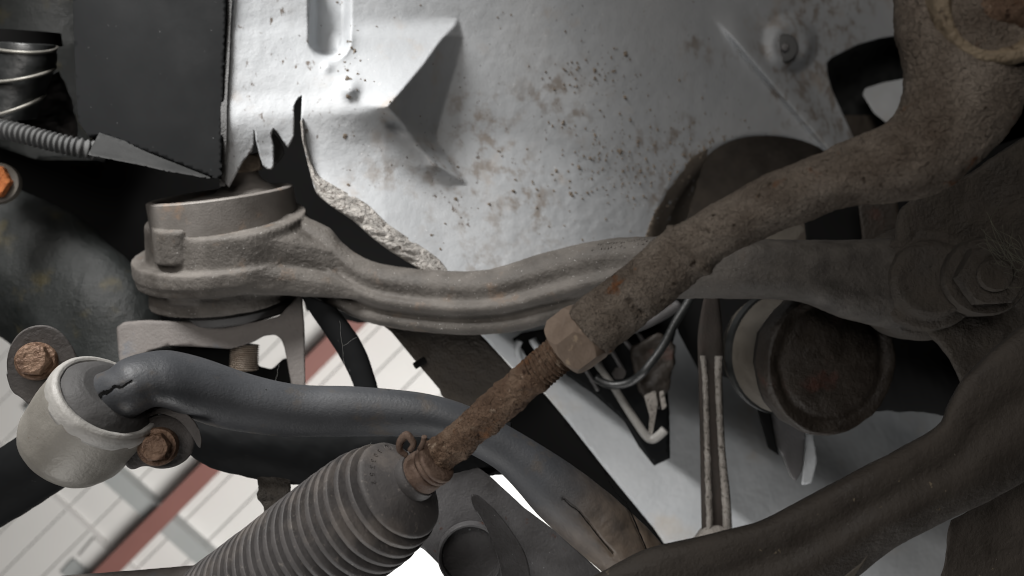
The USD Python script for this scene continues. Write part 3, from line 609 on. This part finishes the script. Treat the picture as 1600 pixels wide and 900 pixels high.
# casting marks on top of the arm
fv = np.stack([fg.vertices[:, 0] / fg.vertices[:, 1] * F + 800, 450 - (fg.vertices[:, 2] - Z0) / fg.vertices[:, 1] * F], 1); fn = fg.vertex_normals
seen = (fn * (fg.vertices - [0, 0, Z0])).sum(1) < 0
pts, nrm = [], []
for row, (a, b, n_) in enumerate(((935, 1018, 22), (925, 1005, 17))):
    for x in np.linspace(a, b, n_):
        y = np.interp(x, [920, 1000, 1100], [378, 370, 371]) + (5, 13)[row] + rng.normal(0, .8)
        if row and rng.random() < .35: continue
        k_ = np.argmin(np.where(seen, (fv[:, 0] - x) ** 2 + (fv[:, 1] - y) ** 2, 1e9)); pts.append(fg.vertices[k_]); nrm.append(fn[k_])
t.part('casting_marks', lumps(pts, nrm, [.00065] * len(pts), 5, .7), 'forged', True, 'two worn rows of raised casting marks')
# stud on top
t = Thing('ball_stud', 'pale dusty ball joint stud rising into the torn liner', 'stud', P(385, 285, .46))
sc = P(382, 294, .462)
t.part('stud', rough(lathe([(.020, -.003), (.015, .0005), (.0105, .004), (.0092, .008), (.009, .012), (.0001, .013)], sc, jax, 48, sub=2), .0002, 300), 'machined', 35)
t.part('nut', rough(hexagon(sc + jax * .0095, jax, .0135, .009, 12), .0006, 500), 'mud', 35, 'muddy nut on the stud')
nd = slab([(405, 218), (425, 205), (440, 222), (445, 240), (432, 258), (418, 255)], .462, 20, 4, 5)
single('clip_nut', nd, 'grey_plastic', 'grey plastic nut behind the torn liner fingers', 'nut')

# --- bracket below the joint
t = Thing('knuckle_bracket', 'dusty grey steel bracket with round hole under the ball joint', 'bracket', P(340, 540, .36))
bl = slab([(182, 512), (195, 503), (230, 500), (290, 503), (345, 508), (400, 503), (436, 494), (455, 474), (472, 454), (476, 520), (477, 606), (456, 606), (449, 566), (445, 545), (440, 530), (430, 523), (412, 525), (395, 535), (360, 545), (300, 541), (262, 540), (236, 547), (214, 560), (204, 585), (190, 590), (185, 550)], .438, 55, 5, 9, tilt=(0, -.25))
t.part('plate', rough(bl, .0002, 200, 3, 3), 'bracket', True)
t.part('dark_back', slab([(205, 545), (230, 546), (300, 541), (370, 545), (400, 556), (404, 572), (425, 577), (443, 560), (452, 560), (456, 606), (350, 610), (205, 600)], .470, 16, 6, 3), 'void', True)  # near-black sheet for the dark region behind the bracket
thr = lathe([(.0001, .004)] + [(.0062, .004 - .0003)] + [(.0062 - (.0007 if i % 2 else 0), .0035 - i * .0006) for i in range(22)] + [(.0048, -.0105), (.0001, -.011)], P(381, 556, .352), (-.05, -.18, 1), 32)
t.part('stud_thread', rod([P(383, 538, .448), P(381, 578, .448)], .0074, 32, 200, rfun=lambda r, th, x: r * (1 + .07 * np.sin(x / .0012 * 2 * np.pi + th))), 'thread', True, 'worn bolt thread with rusty tip')

# --- anti-roll bar
bar_top = [(106, 618), (128, 598), (148, 586), (168, 578), (190, 562), (230, 550), (270, 548), (320, 560), (390, 584), (470, 601), (560, 604), (640, 611), (700, 623), (760, 647), (830, 686), (900, 731), (970, 787), (1026, 842), (1070, 905)]
bar_bot = [(168, 688), (186, 670), (205, 656), (222, 645), (238, 637), (258, 638), (290, 652), (340, 668), (400, 678), (460, 683), (560, 682), (640, 682), (690, 690), (740, 712), (782, 739), (806, 764), (842, 806), (890, 850), (940, 893), (975, 940)]
DB = [(0, .304), (.038, .298), (.065, .2955), (.10, .298), (.14, .304), (.2, .312), (.29, .320), (.39, .326), (.52, .329), (.7, .330), (1, .330)]
br = loft(bar_top, bar_bot, DB, 420, 110)
vpx = np.stack([br.vertices[:, 0] / br.vertices[:, 1] * F + 800, 450 - (br.vertices[:, 2] - Z0) / br.vertices[:, 1] * F], 1)
front = (br.vertex_normals * (br.vertices - [0, 0, Z0])).sum(1) < 0
dep = np.zeros(len(vpx))
cracks = [([(148, 627), (157, 616), (170, 612), (178, 605), (190, 603), (207, 595)], 2.0, .0005), ([(143, 585), (142, 600), (146, 614), (152, 628), (164, 638), (178, 647)], 2.0, .0004),
          ([(948, 745), (962, 770), (978, 785), (990, 810), (1003, 842), (1012, 862)], 2.5, .0008), ([(880, 780), (905, 800), (930, 832), (958, 866)], 2.2, .0008)]
for ln, w, dp in cracks:
    d = dist_to(vpx[:, 0], vpx[:, 1], ln); dep = np.maximum(dep, np.where(front, dp * np.exp(-(d / w) ** 2), 0))
br.vertices = br.vertices - br.vertex_normals * dep[:, None]
def gap_strip(ln, widths, off):
    p = curve(ln, 70) if False else np.stack([np.interp(np.linspace(0, len(ln) - 1, 70), range(len(ln)), np.array(ln)[:, c_]) for c_ in (0, 1)], 1)
    p = p + 5.5 * (fbm(np.stack([p[:, 0] / 9, p[:, 1] / 9, 0 * p[:, 0]], -1), 3, 6) - .5)[:, None] * np.array([.5, 1]) + rng.normal(0, .25, p.shape); w = along(widths, 70) * rng.uniform(.6, 1.3, 70)
    tn = np.gradient(p, axis=0); tn /= np.linalg.norm(tn, axis=1, keepdims=True); nn = np.stack([-tn[:, 1], tn[:, 0]], 1)
    ft = np.where(front)[0]; tree = cKDTree(vpx[ft]); out = []
    for q_, o in ((p + nn * w[:, None], off), (p - nn * w[:, None], off), (p - nn * w[:, None], off + .0006), (p + nn * w[:, None], off + .0006)):
        dd_, ii = tree.query(q_, 4); out.append(P(q_[:, 0], q_[:, 1], br.vertices[ft][ii, 1].mean(1) + o))
    return grid_mesh(np.stack(out, 1))
gaps = [gap_strip(cracks[0][0], [1.0, 2.6, 3.2, 1.6, 2.2, 1.2, .5], -.0004), gap_strip(cracks[1][0], [.6, 1.0, 1.4, 1.0, 1.2, .5], -.0004), gap_strip(cracks[2][0], [.5, .9, .8, 1.0, .6], -.0005), gap_strip(cracks[3][0], [.4, .6, .7, .6, .4], -.0005)]
mudk = smoothstep(vpx[:, 0], 850, 960)
br.vertices = br.vertices + br.vertex_normals * (mudk * .0012 * (fbm(br.vertices * 120, 4, 9) - .4))[:, None]
t = Thing('sway_bar', 'dark blue grey sway bar snaking across from the silver bush housing', 'sway bar', P(480, 640, .325))
bp_ = t.part('bar', br, 'bar', True)
for g_m in gaps: t.part('crack_strip', g_m, 'void', False, under=bp_)  # near-black strip laid on the bar for the dark inside of a crack

# --- bush housing
ca = unit([.66, -.29, .70]); kc = P(168, 622, .298); cs = 1.07
t = Thing('bush_housing', 'silver beige cup shaped bush housing around the end of the sway bar', 'bush housing', P(120, 680, .3))
cup = lathe(np.array([(.0001, -.0325), (.008, -.0322), (.0135, -.0308), (.0172, -.0278), (.0190, -.023), (.0195, -.015), (.0194, -.004), (.0192, -.0018), (.0188, -.0016), (.0130, -.0055), (.0001, -.0055)]) * cs, kc, ca, 80, sub=4)
t.part('cup', rough(taubin(cup, 4), .00035, 120, 3, 2), 'zinc', True)
t.part('rim', rough(lathe(np.array([(.0150, -.0045), (.0193, -.0045), (.0195, -.0014), (.0190, .0006), (.0177, .0016), (.0164, .0012), (.0156, -.001)]) * cs, kc, ca, 80, sub=3), .0003, 260, 3, 5), 'zinc_rim', True, 'bright worn rolled rim')
t.part('bush', rough(lathe([(.0180, -.003), (.0178, .0004), (.0168, .0018), (.0152, .0034), (.0132, .0048), (.0112, .0056), (.004, .0056)], kc, ca, 64, sub=4), .0004, 220, 3, 8), 'rubber', True, 'cracked rubber bush')
ea = unit([.22, -.93, .12])
e1c = P(60, 566, .312)
t.part('ear', rough(slab([(12, 590), (10, 560), (20, 530), (40, 512), (68, 506), (95, 516), (118, 548), (124, 575), (110, 600), (85, 640), (60, 650), (36, 622), (16, 612), (8, 575)], .306, 26, 4, 8, tilt=(.22, .1), curved=True), .00015, 260), 'ear', True, 'upper ear of the housing')
t.part('ear', rough(join(slab([(208, 690), (226, 655), (255, 645), (285, 655), (305, 680), (302, 708), (280, 728), (250, 734), (226, 726), (205, 736), (192, 722)], .304, 22, 4, 8, tilt=(.25, .12), curved=True), slab([(222, 640), (248, 628), (282, 638), (308, 660), (317, 690), (312, 704), (300, 680), (280, 655), (250, 645), (228, 652)], .300, 16, 4, 5, curved=True)), .00015, 260), 'ear', True, 'lower ear of the housing')
t = Thing('housing_bolt', 'rusty copper brown bolt head on the upper ear of the bush housing', 'bolt', P(55, 563, .3), group=None)
b1 = P(56, 563, .3045)
t.part('head', rough(hexagon(b1 - ea * -.0002, ea, .0062, .0055, 5, .2), .0003, 500, 3, 2), 'bolt', True)
t.part('flange', rough(lathe([(.0001, .001), (.0068, .001), (.0075, 0), (.0076, -.003)], b1, ea, 36), .0002, 400), 'bolt')
t = Thing('housing_bolt', 'orange brown rusty bolt head with broken corner on the lower ear', 'bolt', P(250, 700, .3))
b2 = P(246, 698, .3)
t.part('head', rough(hexagon(b2, ea, .0053, .0058, 20, .18), .0004, 500, 3, 4), 'bolt', True)
t.part('flange', rough(lathe([(.0001, .001), (.0066, .001), (.0072, 0), (.0073, -.003)], b2, ea, 36), .0002, 400), 'bolt')

single('rack_tube', rough(loft([(40, 912), (115, 898), (220, 890), (330, 881), (420, 868)], [(60, 960), (130, 945), (230, 935), (340, 930), (430, 920)], [.31, .31], 60, 32), .0004, 150), 'bracket', 'grey brown rack tube along the bottom edge, left of the boot', 'steering rack', smooth=True)
# --- plate bottom centre
t = Thing('subframe_plate', 'dark grey subframe plate with round opening beside the rubber boot', 'subframe plate', P(780, 820, .36))
pm = slab([(600, 700), (690, 700), (726, 714), (767, 745), (819, 793), (850, 816), (885, 842), (960, 915), (720, 930), (700, 896), (662, 858), (600, 830)], .365, 16, 5, 5, holes=[[(735 + 46 * math.cos(a), 864 + 44 * math.sin(a)) for a in np.linspace(0, 2 * np.pi, 40)[:-1]]])
t.part('plate', rough(pm, .0002, 150), 'plate', True)
hc = P(735, 864, .365)
t.part('collar', lathe([(.0132, .0), (.0148, .001), (.0148, .0045), (.0140, .006), (.0130, .005), (.0125, -.02)], hc, (.05, -1, .05), 48, sub=2), 'plate', 35)
t.part('dark_bore_disc', lathe([(.0001, -.014), (.0138, -.014), (.0138, -.018)], hc, (.05, -1, .05), 32), 'void')  # near-black disc, gives the opening its dark depth
gs = slab([(735, 770), (752, 776), (775, 798), (800, 830), (824, 868), (832, 920), (785, 930), (782, 890), (772, 850), (752, 810), (737, 790)], .352, 12, 4, 6, tilt=(.25, 0), curved=True)
t.part('gusset', rough(gs, .0002, 200), 'plate', True, 'lighter curved gusset')

# --- dark bracket and pipes behind
t = Thing('under_tray', 'dark angular tray bracket under the arm, cut off at its left', 'bracket', P(700, 570, .46))
t.part('tray', slab([(560, 480), (611, 518), (649, 564), (687, 608), (690, 618), (705, 632), (760, 648), (842, 612), (800, 576), (756, 528), (700, 480)], .46, 12, 6, 4), 'knuckle', True)
t.part('peg', rod([P(664, 562, .458), P(648, 572, .455)], .0020, 12, 12), 'void', True)
single('black_strip', slab([(770, 590), (838, 600), (888, 660), (948, 736), (1022, 826), (1052, 870), (1010, 885), (930, 760), (800, 680), (700, 650)], .49, 12, 7, 3), 'void', 'black strip between the sway bar and the pale rail', 'strip', smooth=True)  # near-black slab for the dark gap between bar and rail
cp = loft([(466, 455), (486, 490), (520, 540), (545, 585), (560, 630)], [(525, 480), (545, 505), (570, 545), (586, 590), (597, 630)], [.44, .44], 60, 32, deep=.6)
single('black_pipe', rough(cp, .0002, 200), 'black_plastic', 'curved black pipe between the bracket and the white gap', 'pipe', smooth=True)

# --- right hand side: knuckle, bush, nut, lower arm
t = Thing('steering_knuckle', 'dark dirty steering knuckle filling the right edge', 'steering knuckle', P(1500, 450, .4))
kn = slab([(1405, 330), (1440, 300), (1520, 270), (1680, 160), (1680, 640), (1560, 590), (1510, 622), (1485, 560), (1440, 500), (1400, 440)], .385, 70, 8, 10)
t.part('casting', rough(rough(kn, .003, 45, 3, 3), .0004, 220, 3, 4), 'knuckle', True)
sleeve = lathe([(.010, .0115), (.0155, .0125), (.018, .010), (.0185, .006), (.020, .0045), (.0235, .004), (.0245, 0), (.024, -.004), (.0265, -.006), (.029, -.010), (.029, -.03)], P(1446, 438, .385), (-.22, -.95, .05), 64, sub=3)
t.part('bush_boot', rough(sleeve, .0005, 160), 'knuckle', True, 'ringed boot of the arm bush')
nc = P(1540, 432, .365)
t.part('washer', rough(lathe([(.0001, .001), (.017, .001), (.018, -.001), (.018, -.02)], nc, (-.2, -.95, .05), 48), .0004, 300), 'knuckle', 35)
t.part('nut', rough(hexagon(nc, unit([-.2, -.95, .05]), .0145, .010, 8), .0005, 400), 'knuckle', 35)
t.part('stud_end', lathe([(.0001, .0118), (.003, .0125), (.0065, .013), (.0075, .012), (.0075, .005)], nc, (-.2, -.95, .05), 32), 'knuckle', 35)
# grass caught by the nut
cur, cnt, wid = [], [], []
for i in range(42):
    a = np.array([rng.uniform(1560, 1625), rng.uniform(370, 470)]); a[1] = 385 + .42 * max(0, a[0] - 1530) + rng.normal(0, 14)
    d = rng.uniform(.338, .35); l = rng.uniform(20, 70); an = rng.normal(-2.3, .45); b = a + l * np.array([math.cos(an), math.sin(an)]); mid = (a + b) / 2 + rng.normal(0, 8, 2)
    cur += [P(*a, d), P(*mid, d - .002), P(*b, d)]; cnt.append(3)
gr = UsdGeom.BasisCurves.Define(stage, '/World/' + numbered('dried_grass')); gr.CreateTypeAttr('linear')
gr.CreatePointsAttr([Gf.Vec3f(*map(float, p)) for p in cur]); gr.CreateCurveVertexCountsAttr(cnt); gr.CreateWidthsAttr([.00022]); gr.SetWidthsInterpolation('constant')
UsdShade.MaterialBindingAPI.Apply(gr.GetPrim()).Bind(M['moss']); tag(gr.GetPrim(), 'wisps of dried grass caught around the nut at the right edge', 'grass', kind='stuff')

lo = loft([(880, 925), (940, 893), (1000, 862), (1070, 842), (1140, 826), (1200, 808), (1262, 776), (1330, 740), (1400, 702), (1466, 660), (1480, 630), (1510, 585), (1560, 540), (1640, 470)],
          [(1150, 1040), (1200, 1000), (1260, 960), (1310, 925), (1345, 898), (1380, 868), (1420, 842), (1455, 825), (1485, 810), (1520, 795), (1560, 775), (1600, 752), (1640, 730), (1700, 690)], [.262, .262, .262, .27, .28], 160, 0,
          section=[(0, 8), (0, -3), (.04, -6), (.14, -8), (.3, -8), (.40, -6.5), (.5, -6.8), (.62, -8.5), (.75, -8), (.86, -5), (.94, -2), (1, 3), (1, 10), (.5, 12)])
lo = to_tri(to_man(lo).refine_to_length(.0022))
t = Thing('suspension_wishbone', 'dark brown suspension wishbone sweeping across the bottom right corner', 'suspension arm', P(1300, 820, .262))
t.part('pressing', rough(rough(lo, .0008, 45, 3, 3), .00012, 400, 3, 4), 'arm_dark', True)
t.part('scrape', slab([(1300, 915), (1345, 880), (1356, 866), (1352, 876), (1335, 900), (1325, 915)], .2515, 3, 3, 2), 'cv_shell', True, 'bare scraped streak')
single('brake_shield', rough(slab([(1485, 812), (1530, 790), (1680, 700), (1680, 960), (1462, 960)], .30, 14, 8, 4, tilt=(.1, 0)), .0008, 120), 'arm_dark', 'dark plate below the lower arm in the bottom right corner', 'shield', smooth=True)
single('beige_pad', slab([(1150, 385), (1190, 366), (1250, 350), (1258, 358), (1246, 374), (1200, 384)], .50, 10, 4, 4), 'cv_shell', 'small lit beige pad between the tie rod end and control arm', 'pad')
t = Thing('dark_block', 'dark piece set in above the right end of the control arm', 'body mount', P(1330, 345, .5))  # near-black piece and flange set in for the dark background here
t.part('body', slab([(1255, 330), (1300, 310), (1345, 300), (1350, 380), (1260, 380)], .52, 20, 6, 4), 'void', True)
t.part('flange', slab([(1340, 312), (1400, 300), (1412, 380), (1348, 382)], .50, 14, 5, 5), 'cv_rubber', True, 'dark red brown flange')

# --- tie rod
ta = unit([.755, -.245, .61])
c_col = P(655, 741, .266)          # boot collar
rod_end = P(838, 583, .2535); nut_c = P(902, 529, .2485)
t = Thing('tie_rod', 'rusty orange brown tie rod running from the rubber boot to the nut', 'tie rod', (c_col + rod_end) / 2)
rr = 28 / F * .259
ir = rod([c_col - ta * .004, (c_col + rod_end) / 2, rod_end], [rr * 1.02, rr, rr], 90, 320)
ir = rough(rough(ir, .0011, 190, 4, 3), .0006, 520, 3, 6)
t.part('rod', ir, 'rust', True)
th_len = np.linalg.norm(nut_c - rod_end)
tp = rod([rod_end - unit(nut_c - rod_end) * .0006, nut_c], rr * .98, 64, 300, rfun=lambda r, th, x: r * (1 + .075 * (np.abs(((x / .00145 + th / (2 * np.pi)) % 1) - .5) * 4 - 1)))
t.part('thread', rough(tp, .00025, 500, 3, 2), 'rust', True, 'coarse rusty thread')
na = unit(P(1000, 455, .2415) - nut_c)
t.part('lock_nut', rough(hexagon(nut_c - na * .0058, na, 53 / F * .2485, .0112, 12, .14), .00018, 300, 3, 2), 'nut', 20, 'plain brown lock nut')

t = Thing('tie_rod_end', 'thick mud caked tie rod end slanting up to a ball socket', 'tie rod end', P(1150, 360, .235))
te_top = [(886, 487), (900, 474), (960, 428), (1030, 371), (1062, 350), (1100, 327), (1150, 299), (1200, 271), (1290, 236), (1340, 213), (1380, 192), (1405, 158), (1412, 110), (1402, 50), (1395, -40)]
te_bot = [(938, 552), (958, 548), (1030, 488), (1103, 428), (1140, 400), (1172, 384), (1210, 366), (1245, 351), (1330, 325), (1400, 316), (1460, 301), (1520, 265), (1570, 212), (1620, 120), (1680, -40)]
te = loft(te_top, te_bot, [.2462, .240, .234, .229, .226, .225, .226, .228], 420, 150, deep=[1, 1, 1, 1, 1, .9, .7, .6])
te = rough(te, .0011, 85, 3, 3); te = rough(te, .00035, 330, 4, 6); te = rough(te, .0003, 900, 3, 7)
ev = np.stack([te.vertices[:, 0] / te.vertices[:, 1] * F + 800, 450 - (te.vertices[:, 2] - Z0) / te.vertices[:, 1] * F], 1)
# worn flats where the hexagon of the body ends, and a weld-like ridge
rid = np.exp(-(dist_to(ev[:, 0], ev[:, 1], [(1045, 355), (1062, 385), (1085, 415), (1110, 425)]) / 7) ** 2) * .0012 - np.exp(-(dist_to(ev[:, 0], ev[:, 1], [(985, 470), (995, 485), (1005, 490)]) / 5) ** 2) * .0012 - np.exp(-(dist_to(ev[:, 0], ev[:, 1], [(965, 440), (985, 425)]) / 6) ** 2) * .0008
te.vertices = te.vertices + te.vertex_normals * rid[:, None]
t.part('body', te, 'mud_rust', True)
sc_ = P(1562, -2, .212); sa = unit([-.12, -.95, -.22])
r1 = 104 / F * .212
t.part('socket_rim', rough(lathe([(r1 * .70, -.004), (r1 * .72, .002), (r1 * .80, .0042), (r1 * .92, .0042), (r1, .002), (r1 * 1.06, -.003), (r1 * 1.1, -.012)], sc_, sa, 96, sub=4), .0003, 320, 3, 4), 'bronze', True, 'pale flaking socket rim')
t.part('socket', rough(lathe([(.0001, .0015), (r1 * .3, .0012), (r1 * .5, -.001), (r1 * .66, -.0025), (r1 * .75, -.003), (r1 * .75, -.006)], sc_, sa, 64, sub=4), .001, 260, 3, 4), 'rust', True, 'rusty socket cap')

# --- boot
t = Thing('steering_boot', 'ribbed grey rubber steering boot with moulded numbers on its end', 'rubber boot', P(540, 830, .28))
ba = unit([.72, -.385, .575]); b0 = P(652, 744, .264)
prof = [(.0060, .0012), (.0076, .0010), (.0080, -.0008), (.0078, -.0022), (.0074, -.0030), (.0082, -.0034), (.0120, -.0052), (.0160, -.0072), (.0171, -.0080), (.01745, -.0090), (.0171, -.0098)]
peaks = np.interp(np.arange(26), [0, 1, 2, 3, 4, 6, 30], [.0176, .0189, .0200, .0208, .0212, .0216, .0222])
pitch = .0045
for i in range(26):
    h0 = -.0098 - i * pitch; r2 = peaks[min(25, i + 1)]
    prof += [(peaks[i] - .0036, h0 - .0005), (peaks[i] - .0046, h0 - .0010), (r2 - .0046, h0 - .0015), (r2 - .0022, h0 - .0018), (r2 - .0003, h0 - .0020), (r2, h0 - .0024), (r2, h0 - .0036), (r2 - .0004, h0 - .0042), (r2 - .0012, h0 - .0045)]
prof += [(.015, prof[-1][1] - .002), (.006, prof[-1][1] - .003)]
boot_m = rough(rough(lathe(prof, b0, ba, 140, sub=2), .0004, 45, 2, 9), .00015, 220, 3, 2)
t.part('bellows', boot_m, 'boot', 40)
boot_t = cKDTree(boot_m.vertices)
def on_boot(p, nv):
    """The point moved along nv on to the rubber."""
    _, ii = boot_t.query(p, 6); return p + nv * np.mean((boot_m.vertices[ii] - p) @ nv)
# moulded characters on the cone
a_, u_, w_ = frame(ba)
dl = unit(P(560, 750, .27) - P(622, 765, .27)); dl = unit(dl - a_ * dl.dot(a_)); dm = np.cross(a_, dl)
cone_n = lambda e: unit(e * .38 + a_ * .92)
chars = [(ch, -38 + i * 11.5) for i, ch in enumerate('253305')] + [('0', 42), ('4', 62), ('0', 108), ('H', 134)]
tx = []
for ch, deg in chars:
    e = dl * math.cos(math.radians(deg)) + dm * math.sin(math.radians(deg)) if False else dl * math.cos(math.radians(deg)) - dm * math.sin(math.radians(deg))
    tm = text_mesh(ch, .0016, .00035); tm.apply_translation([-tm.bounds[:, 0].mean(), -.0008, -.0001]); tm.fix_normals()
    yv = unit(-e * .92 + a_ * .38); nv = cone_n(e); xv = np.cross(yv, nv)
    R = np.eye(4); R[:3, 0], R[:3, 1], R[:3, 2], R[:3, 3] = xv, yv, nv, on_boot(b0 + e * .0142 + a_ * (-.0062), nv)
    tm.apply_transform(R); tx.append(tm)
for deg in (42, 108):
    e = dl * math.cos(math.radians(deg)) - dm * math.sin(math.radians(deg)); nv = cone_n(e)
    c = on_boot(b0 + e * .0142 + a_ * (-.0062), nv); _, p_, q_ = frame(nv)
    ring = [c + (p_ * math.cos(k) + q_ * math.sin(k)) * .0016 for k in np.linspace(0, 2 * np.pi, 25)]
    tx.append(rod(ring, .00018, 6, 40))
e = dl * math.cos(math.radians(84)) - dm * math.sin(math.radians(84)); yv = unit(-e * .92 + a_ * .38)
t.part('moulded_marks', join(*tx), 'boot', False, 'raised characters moulded in the rubber', kind=None)
e2 = dl * math.cos(math.radians(82)) - dm * math.sin(math.radians(82))
t.part('mould_seam', rod([b0 + e2 * .0085 + a_ * -.0036, b0 + e2 * .0165 + a_ * -.0076], .0003, 8, 10), 'boot', True)
t = Thing('boot_clamp', 'brown rusty clip ring gripping the neck of the rubber boot', 'hose clamp', b0)
t.part('band', rough(lathe([(.0060, .0005), (.0070, .0008), (.0072, .0022), (.0071, .0048), (.0066, .0056), (.0058, .0056)], b0, ba, 64, sub=3), .0003, 400, 3, 3), 'clamp', True)
for h in (.0072, .0092):
    t.part('ring', rough(lathe([(.0056, h - .001), (.0070, h - .0008), (.0073, h), (.0070, h + .0008), (.0056, h + .001)], b0, ba, 64, sub=2), .0001, 400, 3, 3), 'clamp', True)
t.part('clip_ear', rod([P(636, 712, .258), P(624, 700, .257), P(628, 686, .256), P(637, 680, .255), P(645, 690, .255), P(640, 704, .256)], [.0009, .0013, .0009], 12, 50), 'clamp', True)
t.part('clip_tail', rod([P(655, 702, .258), P(661, 692, .257), P(663, 682, .256)], .0009, 10, 20), 'clamp', True)

# --- cobwebs
cur, cnt = [], []
def thread_(pts, d):
    p = curve(pts, 12) + rng.normal(0, .6, (12, 2)); cur.extend(P(p[:, 0], p[:, 1], d)); cnt.append(12)
thread_([(536, 540), (552, 530), (575, 515)], .34); thread_([(530, 500), (535, 545), (538, 570)], .34); thread_([(580, 690), (576, 706), (577, 722)], .30); thread_([(436, 560), (434, 580), (430, 598)], .40)
wb = UsdGeom.BasisCurves.Define(stage, '/World/' + numbered('cobweb')); wb.CreateTypeAttr('linear')
wb.CreatePointsAttr([Gf.Vec3f(*map(float, p)) for p in cur]); wb.CreateCurveVertexCountsAttr(cnt); wb.CreateWidthsAttr([.00004]); wb.SetWidthsInterpolation('constant')
UsdShade.MaterialBindingAPI.Apply(wb.GetPrim()).Bind(M['web']); tag(wb.GetPrim(), 'fine cobweb threads hanging between the arm and the sway bar', 'cobweb', kind='stuff')
